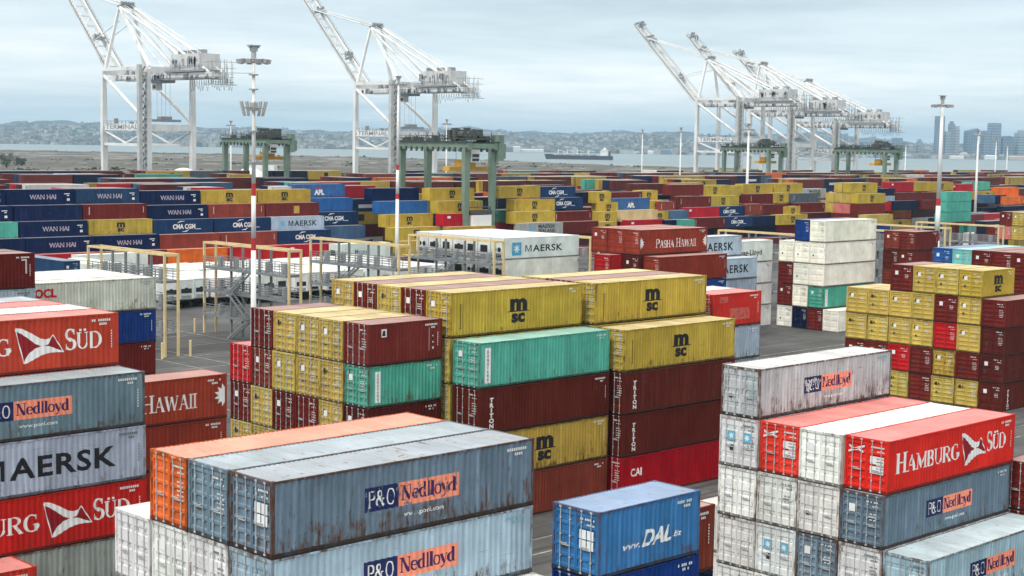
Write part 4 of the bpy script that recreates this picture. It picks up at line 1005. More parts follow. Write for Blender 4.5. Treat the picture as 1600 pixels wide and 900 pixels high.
FAR_WALL = [(223.4, 234, 12.8, 'Y', 40), (234.5, 234, 12.6, 'Q', 40), (234.9, 232, 10.3, 'Q', 40), (226.1, 232, 10.1, 'Y', 40), (235.9, 230, 7.4, 'B', 40), (224.1, 230, 7.6, 'Y', 40), (235.7, 228, 5.3, 'B', 40), (224.5, 228, 5.3, 'Kg', 40), (246.4, 234, 11.3, 'n', 20), (251.0, 233, 11.4, 'Y', 20), (252.3, 232, 9.1, 'Y', 20), (250.2, 230, 7.1, 'Y', 20), (248.0, 228, 5.0, 'Y', 20), (256.6, 234, 11.2, 'B', 40), (257.0, 232, 9.9, 'A', 40), (257.5, 230, 7.3, 'be', 40), (257.7, 228, 5.2, 'Rk', 40), (268.4, 234, 11.5, 'Y', 20), (269.0, 232, 9.2, 'Y', 20), (267.7, 230, 6.9, 'Y', 20), (271.5, 231, 9.0, 'Rb', 20), (274.0, 229.5, 7.0, 'sb', 20), (278.8, 234, 12.7, 'M', 40), (279.3, 232, 10.0, 'B', 40), (280.1, 230, 7.5, 'Rk', 40), (280.1, 228, 5.2, 'B', 40), (273.3, 227, 5.0, 'd', 20), (269.2, 227, 5.0, 'n', 20), (289.6, 234, 12.5, 'Y', 40), (290.4, 232, 10.0, 'Y', 40), (290.0, 230, 7.6, 'Q', 40), (290.7, 228, 5.2, 'Q', 40), (301.1, 234.4, 12.3, 'y', 20), (306.2, 234, 12.7, 'Y', 40), (306.0, 232, 10.3, 'B', 40), (302.4, 229.6, 8.0, 'Rb', 20), (307.7, 230, 7.8, 'B', 40), (303.0, 228.6, 5.1, 'n', 40), (319.3, 234, 12.8, 'Y', 40), (316.0, 231.5, 10.5, 'Y', 20), (323.7, 232, 10.3, 'gb', 40), (317.6, 229, 7.2, 'Y', 20), (312.5, 227.5, 5.3, 'Y', 40), (330.1, 234.5, 11.3, 'Kg', 40), (323.7, 230, 7.9, 'B', 40), (323.5, 228, 5.5, 'bm', 40), (371.8, 234, 12.8, 'Rk', 40), (383.7, 234, 12.7, 'Y', 40), (393.6, 234, 12.7, 'Y', 40), (404.9, 234, 12.0, 'Rk', 40), (414.9, 234, 12.6, 'D', 40), (372.8, 232, 10.0, 'B', 40), (381.6, 232, 9.9, 'B', 40), (392.6, 232, 10.0, 'Y', 20), (426.6, 231, 11.0, 'Of', 40), (425.8, 229, 8.4, 'Of', 40), (416.5, 232, 9.9, 'Y', 40), (367.6, 233, 11.1, 'n', 20), (370.2, 231, 7.3, 'Y', 20), (368.6, 230, 7.8, 'n', 40), (365.8, 232, 9.1, 'g', 20), (362.6, 232.4, 9.1, 'bl', 20), (356.6, 231, 7.6, 'R', 40), (384.8, 231, 7.8, 'M', 20), (422.6, 227, 5.6, 'n', 40), (415.3, 229, 9.0, 'sb', 20), (423.2, 230, 8.8, 'n', 20), (352.4, 205, 11.3, 'd', 40), (352.5, 205, 8.73, 'd', 40), (352.7, 205, 6.16, 'd', 40)]
seen = {}
TALLY = ('first', 'second', 'third', 'fourth', 'fifth', 'sixth', 'seventh', 'eighth', 'ninth', 'tenth', 'eleventh', 'twelfth', 'thirteenth', 'fourteenth', 'fifteenth', 'sixteenth', 'seventeenth', 'eighteenth', 'nineteenth', 'twentieth', 'twenty-first', 'twenty-second', 'twenty-third', 'twenty-fourth')
for q, (x, y, z, code, L) in enumerate(sorted(FAR_WALL)):
    key = (code, L); seen[key] = seen.get(key, 0) + 1
    size = 'short ' if L == 20 else ''
    container((x, y + .04 * (q % 11), z), L40 if L == 40 else L20, FH, code, 2, f"{size}{JOB[code][2]}, {TALLY[seen[key] - 1]} such one along the far wall", 'stacks of the far wall')
block('containers in the far yellow block', 336.0, 222.8, L40, (FH, S), {
  -2: ['n', 'M', 'b', 'y', 'M'][1:4], -1: ['M', 'b', 'M', 'M', 'Y'], 0: ['y', 'Y', 'M', 'pk', 'y', 'Y'], 1: ['M', 'y', 'M', 'pk', 'y', 'y'], 2: ['M', 'M', 'M', 'y', 'y'], 3: ['y', 'M', 'M', 'y']}, 'far yellow block of doors', 2)
block('containers at the right rear', 267.3, 137.0, L40, std, {
  -1: [None, None, None, 'y', 'y'], 0: [None, None, None, 'y', 'y'], 1: [None, None, None, 'y', 'y'], 2: [None, None, None, 'pk', 'M'], 3: [None, None, None, 'M']}, 'rear block of yellow doors', 1)

# ---- everything beyond: hundreds more boxes, kept as one mass
def far_mass():
    g = random.Random(21); b = MB()
    cols = ['M', 'B', 'Rb', 'Y', 'Y', 'y', 'N', 'n', 'Q', 'bm', 'B', 'Rk', 'M', 'B', 'gb', 'd', 'sb', 'bm', 'M', 'M', 'Y', 'Of', 'w', 'n', 'Y', 'Mb', 'bm', 'n', 'M', 'B', 'N', 'bm']
    left = ['N', 'n', 'Q', 'M', 'B', 'Rk', 'Y', 'Mb', 'sb', 'N', 'w', 'Rb', 'n', 'B', 'Q', 'y']
    def one(x, y, z, L, code):
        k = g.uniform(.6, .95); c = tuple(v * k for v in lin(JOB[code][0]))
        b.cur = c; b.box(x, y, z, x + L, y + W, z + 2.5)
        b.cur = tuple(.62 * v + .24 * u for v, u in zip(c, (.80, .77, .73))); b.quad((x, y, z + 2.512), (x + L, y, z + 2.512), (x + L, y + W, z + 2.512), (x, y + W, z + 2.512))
        if code in ('Y', 'N', 'Q') and L > 8:
            b.cur = (.03, .025, .02) if code == 'Y' else (.6, .6, .62)
            a = x + L * .48
            b.box(a, y - .02, z + .7, a + (1.5 if code == 'Y' else 4.0), y - .005, z + (2.0 if code == 'Y' else 1.4))
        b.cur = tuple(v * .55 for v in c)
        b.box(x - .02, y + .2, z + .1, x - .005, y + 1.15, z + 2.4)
    def line(y, x0, x1, nrow, hmin, hmax, skip=lambda x: False, low=0):
        x = x0
        while x < x1:
            L = L40 if g.random() < .8 else L20
            if not skip(x):
                base = g.randint(hmin, hmax); pal = left if x < 190 else cols
                for r in range(nrow):
                    h = max(1, min(6, base + g.choice((-1, 0, 0, 0, 1)) - (1 if r == 0 else 0)))
                    for lv in range(max(low, h - 2 if r else 0), h): one(x, y + r * 2.5, lv * 2.55, L, g.choice(pal))
            x += L + (.35 if g.random() < .85 else g.uniform(1, 7))
    gap = lambda x: 203 < x < 229
    line(236.6, 224.0, 470, 4, 4, 5)                       # carries the far wall
    line(243.6, 100, 200, 3, 5, 6)
    line(228.9, 229, 440, 2, 2, 2); line(224.4, 120, 330, 1, 1, 1)
    line(262.5, 118, 560, 6, 5, 6, lambda x: 203 < x < 208)
    line(296, 135, 640, 6, 5, 6)
    line(330.5, 130, 300, 6, 4, 6); line(330.5, 300, 720, 6, 5, 6)
    line(366, 150, 760, 4, 4, 6)
    line(206, 365, 430, 4, 2, 3)
    line(150, 286, 330, 5, 3, 4)
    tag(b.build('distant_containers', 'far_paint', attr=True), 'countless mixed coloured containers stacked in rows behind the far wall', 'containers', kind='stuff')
far_mass()

# ---- refrigerated boxes with their machinery ends, and the racks that serve them
def reefer_end_mesh(h):
    def make():
        b = MB(); b.box(.03, .11, .12, .09, W - .11, h - .11); return b.mesh('end_panel', 'container_side_paint')
    return cached(('reef_end', h), make)
def cooling_mesh(h, v):
    def make():
        b = MB(); z0 = .25
        if v == 0:
            b.box(.0, .35, h * .33, .028, W - .35, h * .55); b.tube((-.01, W * .5, h * .46), (.028, W * .5, h * .46), .42, n=14)
        elif v == 1:
            b.tube((.0, W * .35, h * .45), (.028, W * .35, h * .45), .33, n=14); b.tube((.0, W * .68, h * .45), (.028, W * .68, h * .45), .28, n=14); b.box(.002, .5, .3, .028, W - .5, .7)
        else:
            b.box(.0, .6, h * .30, .028, W - .45, h * .62); b.tube((-.012, W * .62, h * .5), (.028, W * .62, h * .5), .36, n=14)
        for q in range(4): b.box(.004, .4, .22 + .11 * q, .027, W - .4, .26 + .11 * q)
        return b.mesh('cooling_unit', 'dark_machine')
    return cached(('cool', h, v), make)
RC = [0]
def reefer(loc, L, code, label, h=HC, rz=0.0, chassis=False):
    RC[0] += 1
    t = empty('refrigerated_container', loc, rz); g = random.Random(RC[0])
    rgb, logo, words_, wea = JOB[code]
    c = tuple(v * g.uniform(.93, 1.03) for v in lin(rgb))
    def bodyless():
        b = MB(); b.quad((0.1, .012, 0.1), (L - .1, .012, .1), (L - .1, .012, h - .05), (.1, .012, h - .05)); b.quad((L - .1, W - .012, 0.1), (.1, W - .012, .1), (.1, W - .012, h - .05), (L - .1, W - .012, h - .05))
        b.quad((L - .012, .1, .1), (L - .012, W - .1, .1), (L - .012, W - .1, h - .05), (L - .012, .1, h - .05)); b.quad((.05, W - .05, .06), (L - .05, W - .05, .06), (L - .05, .05, .06), (.05, .05, .06))
        return b.mesh('reefer_sides', 'container_side_paint')
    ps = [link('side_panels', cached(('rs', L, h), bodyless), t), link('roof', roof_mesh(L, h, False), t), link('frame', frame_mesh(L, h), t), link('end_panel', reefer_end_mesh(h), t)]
    for p in ps: paint_obj(p, c, wea * .5)
    link('cooling_unit', cooling_mesh(h, g.randrange(3)), t)
    if logo:
        for nm, me, cc in logo_parts(logo, L, h): paint_obj(link(nm, me, t), cc, 1)
    if chassis: link('chassis', cached(('chas', L), lambda: chassis_mesh(L)), t)
    return tag(t, label, 'refrigerated container', 'white refrigerated containers at the racks')
def chassis_mesh(L):
    b = MB()
    for y in (.75, W - .85): b.box(.1, y, -.32, L - .1, y + .1, .02)
    for k in range(6): b.box(.2 + k * (L - .6) / 5, .2, -.2, .32 + k * (L - .6) / 5, W - .2, .015)
    for x in (1.0, 2.25):
        for y in (.02, W - .30): b.tube((x, y, -.72), (x, y + .28, -.72), .48, n=14)
    b.box(L - 2.6, .8, -1.2, L - 2.45, .95, -.3); b.box(L - 2.6, W - .95, -1.2, L - 2.45, W - .8, -.3)
    return b.mesh('chassis', 'black_rubber')
for k in range(7):
    y = 148.6 + 2.55 * k
    for lv in (3, 2):
        if lv == 2 and k > 3: continue
        code = 'Z' if (k == 0 and lv == 3) else 'z'
        reefer((142.9, y, lv * 2.93), 14.6, code, ('white refrigerated container with blue star panel facing the yard' if code == 'Z' else f"white refrigerated container, {LEVELS[lv]} level, {ROWW[k]} row, behind the rack beside the star panel"))
# wheeled boxes parked crosswise behind the racks, machinery ends toward the lane
for q, (y, x0, n, nm) in enumerate(((190.0, 116.5, 19, 'front'), (203.6, 129.0, 15, 'back'))):
    for k in range(n):
        reefer((x0 + 2.86 * k + 2.44, y + .3 * ((k * 7) % 5), 1.25), L40, 'z', f"white refrigerated container on wheels, {TALLY[k]} along the {nm} row behind the racks", rz=pi / 2, chassis=True)
for x, y, n, code, lab in ((102.25, 187.5, 2, 'z', 'under the faded navy crosswise box'), (114.5, 203.0, 2, 'z', 'standing crosswise behind the faded navy box'), (118.0, 203.4, 2, 'z', 'standing crosswise behind the lone rack')):
    for lv in range(n): reefer((x, y, lv * (S if 'under' in lab else 2.93)), L40, code, f"white refrigerated container, {LEVELS[lv]} level, {lab}", STD if 'under' in lab else HC, rz=pi / 2)
container((102.25, 187.5, 2 * S), L40, STD, 'Nl', 1, 'faded navy container standing crosswise on white ones before the far wall', 'boxes parked crosswise', rz=pi / 2)
for x, lb in ((119.5, 'beyond the lone rack'), (170.0, 'beyond the rack with zigzag stairs')):
    for lv in (0, 1): reefer((x, 219.5, lv * 2.93), L40, 'zm', f"white container with pale name, {LEVELS[lv]} level, {lb}")
def rack(x, y0, y1, label, stairs=True, ztop=11.5):
    t = empty('reefer_rack', (x, y0, 0)); n = 3; Ly = y1 - y0; wx = 1.7
    fr = MB()
    for xx in (0, wx):
        for yy in (0, Ly): link_p = MB(); link_p.box(xx - .125, yy - .125, 0, xx + .125, yy + .125, ztop); link_p.build('corner_post', 'rack_yellow_paint', t)
    tb = MB()
    for xx in (0, wx): tb.box(xx - .10, .13, ztop - .24, xx + .10, Ly - .13, ztop - .02)
    for yy in (0, Ly): tb.box(.13, yy - .11, ztop - .305, wx - .13, yy + .11, ztop - .015)
    for k in range(1, n): tb.box(.11, Ly * k / n - .08, ztop - .28, wx - .11, Ly * k / n + .08, ztop - .04)
    tb.build('top_beam', 'rack_yellow_paint', t)
    for xx in (0.002, wx - .002):
        for k in range(1, n): q = MB(); q.box(xx - .12, Ly * k / n - .12, 0, xx + .12, Ly * k / n + .12, ztop - .31); q.build('middle_post', 'rack_steel', t)
    for lv, z in enumerate((2.6, 5.6, 8.5)):
        pf = MB(); pf.box(-.32, .2, z - .30, wx + .32, Ly - .2, z); p = pf.build('platform', 'rack_steel', t)
        rl = MB()
        for xx in (-.26, wx + .26):
            for hz in (.3, .6, .9, 1.2): rl.tube((xx, .2, z + hz), (xx, Ly - .2, z + hz), .042, n=5)
            for k in range(14): rl.tube((xx, .2 + (Ly - .4) * k / 13, z), (xx, .2 + (Ly - .4) * k / 13, z + 1.2), .042, n=5)
        rl.build('railing', 'rack_steel', p)
        for k in range(5): eb = MB(); eb.box(.5, 1.6 + k * (Ly - 3) / 4.4, z + .01, 1.05, 2.1 + k * (Ly - 3) / 4.4, z + 1.25); eb.build('socket_cabinet', 'crane_grey_steel', p)
    if stairs:
        s = MB()
        for q, (za, zb) in enumerate(((0, 2.6), (2.6, 5.6), (5.6, 8.5))):
            ya, yb = (Ly * .38, Ly * .62) if q % 2 else (Ly * .62, Ly * .38)
            for xx in (-1.15, -.45): s.beam((xx, ya, za + .05), (xx, yb, zb + .05), .07, .26); s.tube((xx, ya, za + 1.0), (xx, yb, zb + 1.0), .03, n=5)
            for k in range(1, 11): s.box(-1.15, ya + (yb - ya) * k / 11 - .12, za + (zb - za) * k / 11, -.45, ya + (yb - ya) * k / 11 + .12, za + (zb - za) * k / 11 + .04)
        s.build('stairway', 'rack_steel', t)
    return tag(t, label, 'reefer rack', 'steel service racks between refrigerated containers')
rack(91.6, 149.2, 166.0, 'yellow and grey steel rack standing alone by the open lane', False)
rack(107.1, 147.4, 165.2, 'yellow and grey steel rack behind the tall striped light mast')
rack(123.6, 147.2, 165.3, 'yellow and grey steel rack with zigzag stairs behind the yellow roofs')
rack(139.9, 147.2, 164.4, 'yellow and grey steel rack before the blue star panel box')
rack(157.6, 146.5, 164.4, 'yellow and grey steel rack behind the rust orange sunburst box')
rack(190.5, 132.5, 150.0, 'yellow and grey steel rack peeping behind the tall cream block')
rack(214.0, 131.5, 149.5, 'yellow and grey steel rack behind the maroon pair')
rack(231.0, 134.5, 150.0, 'yellow and grey steel rack by the striped mast at the rear')
rack(246.0, 133.0, 149.0, 'yellow and grey steel rack beside the rear block of yellow doors')
bo = None
for k, (x, y) in enumerate(((90.7, 148.3), (94.3, 148.3), (106.2, 166.0), (110.0, 146.2), (106.2, 146.2))):
    if bo is None:
        b = MB(); b.tube((0, 0, 0), (0, 0, 1.75), .14, n=10); b.ball((0, 0, 1.75), .14, .14, .08, 10, 3, True); bo = b.build('bollard', 'rack_yellow_paint', None, (x, y, 0)); o = bo
    else: o = bo.copy(); col.objects.link(o); o.location = (x, y, 0)
    tag(o, ('yellow guard post on the camera side of the lone rack', 'yellow guard post at the lane corner of the lone rack', 'yellow guard post at the far end of the rack with striped mast', 'yellow guard post behind the near end of the striped mast rack', 'yellow guard post before the near end of the striped mast rack')[k], 'bollard', 'yellow guard posts by the racks')

# ------------------------------------------------------------------ LIGHT MASTS
def mast(x, y, ztop, label, bands=(), antenna=False, r=.42):
    t = empty('light_mast', (x, y, 0))
    segs = []; z = 0.0
    for a, b in sorted(bands): segs += [(z, a, 'w'), (a, b, 'r')]; z = b
    segs.append((z, ztop - 1.2, 'w'))
    rad = lambda zz: r * (1 - .55 * zz / ztop)
    wp, rp = MB(), MB()
    for a, b, k in segs: (wp if k == 'w' else rp).tube((0, 0, a), (0, 0, b), rad(a), rad(b), 12)
    wp.build('pole', 'mast_white_paint', t, smooth=True)
    if bands: rp.build('red_band', 'mast_red_paint', t)
    h = MB(); R_ = 1.3
    for k in range(12):
        a, b = 2 * pi * k / 12, 2 * pi * (k + 1) / 12
        h.tube((R_ * cos(a), R_ * sin(a), ztop - 1.1), (R_ * cos(b), R_ * sin(b), ztop - 1.1), .07, n=5)
        if k % 3 == 0: h.tube((0, 0, ztop - 1.15), (R_ * cos(a), R_ * sin(a), ztop - 1.1), .07, n=5)
    h.tube((0, 0, ztop - 1.3), (0, 0, ztop - .1), .26, n=10); h.tube((-.6, 0, ztop + .12), (.6, 0, ztop + .12), .12, n=6); h.box(-.6, -.35, ztop + .2, .6, .35, ztop + .3); h.box(-.3, -.25, ztop - .3, .3, .25, ztop + .2)
    hd = h.build('lamp_ring', 'lamp_metal', t)
    for k in range(10):
        a = 2 * pi * k / 10; q = MB(); c, s_ = cos(a), sin(a)
        q.beam((c * (R_ - .15), s_ * (R_ - .15), ztop - 1.2), (c * (R_ + .35), s_ * (R_ + .35), ztop - 1.3), .48, .40); q.build('floodlight', 'lamp_metal', hd)
    if antenna:
        q = MB(); za = ztop - 5.7
        for k in range(12):
            a = 2 * pi * k / 12; q.beam((.95 * cos(a), .95 * sin(a), za - .8), (1.32 * cos(a), 1.32 * sin(a), za + .6), .12, .1)
            q.tube((0, 0, za), (1.1 * cos(a), 1.1 * sin(a), za), .05, n=5)
        q.tube((0, 0, za - .3), (0, 0, za + .5), .42, n=10); q.build('antenna_ring', 'lamp_metal', t)
        q = MB(); q.tube((-3.0, 2.6, ztop - 2.4), (0, 0, ztop - 2.4), .03, n=5)
        for zz in (ztop - 2.6, ztop - 4, ztop - 8, ztop - 11): q.tube((0, 0, zz), (0, 0, zz + .12), .48, n=10)
        q.build('pole_fitting', 'lamp_metal', t)
    return tag(t, label, 'light mast', 'floodlight masts over the yard')
mast(87.1, 125.7, 33.0, 'tall white floodlight mast with red bands and antenna ring', ((13.5, 14.7), (18.8, 20.0)), True, .31)
mast(185.9, 222.0, 36.0, 'thin white floodlight mast before the second white crane', ((19.0, 20.0), (13.6, 14.6)), r=.40)
mast(210.3, 123.8, 32.2, 'tall white floodlight mast with red bands behind the maroon pair', ((10.6, 11.8), (15.9, 17.0)), r=.48)
mast(322.5, 245.2, 30.0, 'white floodlight mast before the green gantry between white cranes', (), r=.5)
mast(406.9, 227.6, 30.0, 'white floodlight mast before the waterfront towers', (), r=.45)
for (px, D, zt, lb) in ((1060, 512, 30, 'slim white floodlight mast just before the third crane'), (1000, 600, 30, 'slim white floodlight mast rising over the pale warehouse side'), (357, 531, 30, 'white floodlight mast behind the smaller green gantry'), (694, 520, 31.5, 'white floodlight mast seen through the large green gantry'), (1553, 700, 30, 'second floodlight mast before the waterfront towers'), (1412, 690, 27, 'slim pale mast beside the last green gantry'), (1571, 760, 28, 'thin mast at the far end of the skyline')):
    p = at(px, D); mast(p.x, p.y, zt, lb, r=.36)

# ------------------------------------------------------------------ RUBBER TYRED GANTRIES
def gantry(x, y, label, B=7.3, Sp=20.0, hz=24.3, spreader=18.5):
    t = empty('yard_gantry', (x, y, 0))          # x along the rows, y across them
    for yy in (0, Sp):
        for xx in (0, B):
            q = MB(); q.beam((xx, yy, 1.6), (xx, yy, hz - 1.4), .95, .80, 1.5, 1.05, up=(0, 1, 0)); q.build('leg', 'gantry_green_paint', t)
        s = MB(); s.box(-1.4, yy - .6, 1.15, B + 1.4, yy + .6, 1.65); s.box(.6, yy - .45, 6.9, B - .6, yy + .45, 7.4); s.build('sill_beam', 'gantry_green_paint', t)
        for xx in (-.9, .9, B - .9, B + .9):
            q = MB(); q.tube((xx, yy - .35, .72), (xx, yy + .35, .72), .72, n=16); q.build('wheel', 'black_rubber', t)
    for xx in (0, B):
        q = MB(); q.box(xx - .55, -1.2, hz - 1.5, xx + .55, Sp + 1.2, hz + .1); q.build('main_girder', 'gantry_green_paint', t)
        w_ = MB(); w_.box(xx - 1.0, -1.4, hz + .102, xx + 1.0, Sp + 1.4, hz + .24)
        for k in range(14):
            yy = -1.2 + (Sp + 2.4) * k / 13
            for sx in (-.95, .95): w_.tube((xx + sx, yy, hz + .2), (xx + sx, yy, hz + 1.3), .05, n=4)
        for sx in (-.95, .95):
            for hh in (.75, 1.3): w_.tube((xx + sx, -1.2, hz + hh), (xx + sx, Sp + 1.2, hz + hh), .05, n=4)
        g = random.Random(int(x * 3 + xx))
        for k in range(20): yy = g.random() * Sp; w_.tube((xx + g.uniform(-.9, .9), yy, hz + .2), (xx + g.uniform(-.9, .9), yy + g.uniform(-.6, .6), hz + g.uniform(1.4, 2.3)), .07, n=4)
        for k in range(14): yy = -1.0 + (Sp + 2) * k / 13; w_.box(xx - .9, yy, hz - 1.9, xx - .58, yy + .35, hz - 1.0)
        for k in range(9): yy = 1 + g.random() * (Sp - 2); w_.box(xx - .5, yy, hz + .24, xx + .5, yy + g.uniform(.4, 1.6), hz + g.uniform(.5, 1.3))
        w_.build('walkway', 'gantry_dark_steel', t)
    for yy in (-1.25, Sp + 1.0): q = MB(); q.box(.56, yy, hz - 1.2, B - .56, yy + .5, hz - .2); q.build('end_tie', 'gantry_green_paint', t)
    # trolley parked at the near end with its machinery, cab and spreader
    tr = MB(); tr.box(-.5, 1.0, hz + .5, B + .5, 6.2, hz + .9)
    tl = tr.build('trolley', 'gantry_dark_steel', t)
    g = random.Random(int(x))
    mc = MB()
    for k in range(22):
        a, b = g.uniform(-.2, B - 1.6), g.uniform(1.2, 5.2)
        mc.box(a, b, hz + .9 - .02 * k, a + g.uniform(.7, 1.9), b + g.uniform(.5, 1.2), hz + g.uniform(1.5, 3.1))
    for k in range(4): mc.tube((1 + 1.5 * k, 1.6, hz + 1.6), (1 + 1.5 * k, 4.8, hz + 1.6), .65, n=10)
    mc.build('hoist_machinery', 'gantry_dark_steel', tl)
    cb = MB(); cb.box(B * .28, .6, hz - 4.0, B * .28 + 2.3, 2.6, hz - 1.4); c = cb.build('operator_cab', 'white_sheet', tl)
    gl = MB(); gl.box(B * .28 + .2, .58, hz - 3.0, B * .28 + 2.1, .598, hz - 2.3); gl.box(B * .28 + .2, .58, hz - 3.8, B * .28 + 2.1, .598, hz - 3.2); gl.box(B * .28 - .02, .8, hz - 3.2, B * .28 - .002, 2.4, hz - 2.0); gl.build('cab_window', 'cab_glass', c)
    sp = MB(); sp.box(-1.6, 3.2, spreader, B + 1.8, 5.2, spreader + .9); sp.box(1.8, 3.0, spreader + .9, 5.4, 5.4, spreader + 2.2); spo = sp.build('spreader', 'machine_yellow', tl)
    cbm = MB()
    for xx in (2.0, 5.2):
        for yy in (3.2, 5.2): cbm.tube((xx, yy, spreader + 2.1), (xx, yy, hz + .6), .05, n=4)
    cbm.build('hoist_rope', 'gantry_dark_steel', spo)
    ld = MB()
    for k in range(30): z = 3 + k * .65; ld.box(B + .75, -.5, z, B + 1.15, .1, z + .08)
    for yy in (-.5, .1): ld.tube((B + 1.15, yy, 2.5), (B + 1.15, yy, hz), .06, n=4)
    for k in range(4): ld.box(B + .6, -.7, 5 + 4.8 * k, B + 1.7, .4, 5.1 + 4.8 * k)
    ld.build('ladder', 'gantry_dark_steel', t)
    eh = MB(); eh.box(1.2, -1.05, 7.45, B - 1.0, .55, 9.7); eh.build('engine_house', 'white_sheet', t)
    bx = MB(); bx.box(B + .4, -1.2, hz - 3.6, B + 2.1, .8, hz + 1.6); bx.box(B + 2.1, -.8, hz - 3.2, B + 3.0, .6, hz - .2); bx.build('control_cabinet', 'gantry_green_paint', t)
    dm = MB(); dm.box(.2, -1.2, 6.75, B - .2, .9, 6.9); dm.box(1.0, -1.0, 9.9, B - .8, .4, 10.6); dm.box(.9, -.8, 11.2, B - .9, .3, 11.35)
    for k in range(8): dm.tube((1 + .75 * k, -.9, 11.3), (1 + .75 * k, -.9, 12.3), .05, n=4)
    dm.build('engine_platform', 'gantry_dark_steel', t)
    return tag(t, label, 'yard gantry', 'green rubber tyred gantry cranes')
gantry(211.3, 231.0, 'large green wheeled gantry crane towering over the yellow containers')
p = at(411, 440); gantry(p.x, p.y, 'smaller looking green gantry crane behind the tall striped mast')
p = at(1198, 560); gantry(p.x, p.y, 'dark green gantry crane standing under the clustered white cranes')
p = at(1380, 552); gantry(p.x, p.y, 'pale green gantry crane beside the waterfront skyline')

# ------------------------------------------------------------------ SHIP TO SHORE CRANES
def quay_crane(px, D, G, B, zg, boom_ang, boom_len, label, back=40.0, apex=30.0, seed=1):
    """px, D: where its landside leg nearest the camera stands.  x runs along the quay, y toward the water, zg is the girder's underside."""
    p0 = at(px, D); t = empty('quay_crane', (p0.x, p0.y, .25)); g = random.Random(seed)
    WH = 'crane_white_paint'
    za, zb_ = zg * .42, zg * .56                       # lower tie and portal beam
    for xx in (0, B):
        for yy in (0, G):
            q = MB(); q.beam((xx, yy, 2.0), (xx, yy, zb_), 2.0, 1.7, 2.4, 2.0, up=(0, 1, 0)); q.beam((xx, yy, zb_), (xx, yy, zg + 1.5), 2.3, 1.9, 1.7, 1.6, up=(0, 1, 0)); l = q.build('leg', WH, t)
            b = MB()
            for k in range(4): b.box(xx - 3.6 + k * 1.9, yy - .6, .05, xx - 2.1 + k * 1.9, yy + .6, 1.3)
            b.box(xx - 3.4, yy - .5, 1.3, xx + 3.6, yy + .5, 2.0); b.build('bogie', 'crane_grey_steel', l)
        q = MB(); q.box(xx - .75, 1.1, zb_ - 1.3, xx + .75, G - 1.1, zb_ + 1.4); q.box(xx - .5, 1.0, za - .6, xx + .5, G - 1.0, za + .5); q.build('portal_beam', WH, t)
        q = MB()
        q.tube((xx, G - .8, zb_ - 1.6), (xx, G * .5, za + .5), .45, n=8); q.tube((xx, .8, zb_ - 1.6), (xx, G * .5, za + .5), .45, n=8); q.tube((xx, G - .5, zg - .8), (xx, .9, zb_ + 2.2), .75, n=10); q.build('brace', WH, t)
        q = MB(); q.box(xx - .6, 1.0, zg + 1.2, xx + .6, G - 1.0, zg + 2.6); q.build('upper_beam', WH, t)
    for yy in (0, G):
        q = MB(); q.box(.9, yy - .6, 2.2, B - .9, yy + .6, 3.8); q.build('sill_beam', WH, t)
        q = MB(); q.box(.8, yy - .75, zg - .2, B - .8, yy + .75, zg + 2.4); q.build('cross_beam', WH, t)
    q = MB(); q.box(1.0, -.7, zb_ - 1.2, B - 1.0, .7, zb_ + 1.3); q.build('landside_beam', WH, t)
    # girder with rails, back reach and hanging festoon
    xm = B / 2
    q = MB()
    for xx in (xm - 3.2, xm + 3.2): q.box(xx - .75, -back, zg - 2.6, xx + .75, G + 6.0, zg - .2)
    for k in range(8): yy = -back + (G + back) * k / 7; q.box(xm - 2.45, yy, zg - 2.0, xm + 2.45, yy + .8, zg - .8)
    gd = q.build('trolley_girder', WH, t)
    q = MB()
    for xx in (xm - 4.6, xm + 4.6):
        q.box(xx - .45, -back - 2, zg - 2.2, xx + .45, G, zg - 2.1)
        for k in range(22): yy = -back - 2 + (G + back) * k / 21; q.tube((xx, yy, zg - 2.1), (xx, yy, zg - 1.0), .06, n=4)
        q.tube((xx, -back - 2, zg - 1.0), (xx, G, zg - 1.0), .06, n=4)
    for k in range(40):
        yy = g.uniform(-back, G + 4); q.box(xm - 4.1, yy, zg - 2.5, xm - 3.96, yy + g.uniform(.3, 1.4), zg - g.uniform(.3, 1.6))
    for k in range(16): yy = -back + (G + back) * k / 15; q.beam((xm - 2.4, yy, zg - .6), (xm + 2.4, yy + 3, zg - .6), .35)
    for k in range(10): xx, yy = g.uniform(xm - 3, xm + 3), g.uniform(-2, G + 4); q.box(xx, yy, zg - .2, xx + g.uniform(.6, 2), yy + g.uniform(.6, 2), zg + g.uniform(.6, 2.4))
    q.build('girder_walkway', 'crane_grey_steel', gd)
    q = MB()
    for k in range(18):
        yy = -back - 1 + k * (back * .8) / 17; n = 5; dz = 2.5 + g.random() * 2.6
        for i in range(n): a, b_ = i / n, (i + 1) / n; q.tube((xm + 5.2, yy + a * 1.8, zg - 2.4 - dz * sin(pi * a)), (xm + 5.2, yy + b_ * 1.8, zg - 2.4 - dz * sin(pi * b_)), .09, n=4)
    q.build('festoon_cable', 'crane_grey_steel', gd)
    # back platforms
    q = MB()
    for k in range(3): q.box(xm - 5, -back - 4.5 + k * 2.2, zg - 5.2 + k, xm + 5, -back - 3.2 + k * 2.2, zg - 5.0 + k)
    for k in range(16): xx, yy = g.uniform(xm - 5, xm + 5), g.uniform(-back - 4, -back + 4); q.tube((xx, yy, zg - 5.0), (xx, yy, zg + g.uniform(1, 5)), .11, n=4)
    for zz in (zg + 1.2, zg + 3.6, zg - 5.0): q.tube((xm - 5, -back - 3.5, zz), (xm + 5, -back - 3.5, zz), .1, n=4); q.tube((xm - 5, -back - 3.5, zz), (xm - 5, -back + 4, zz), .1, n=4)
    q.build('service_platform', 'crane_grey_steel', t)
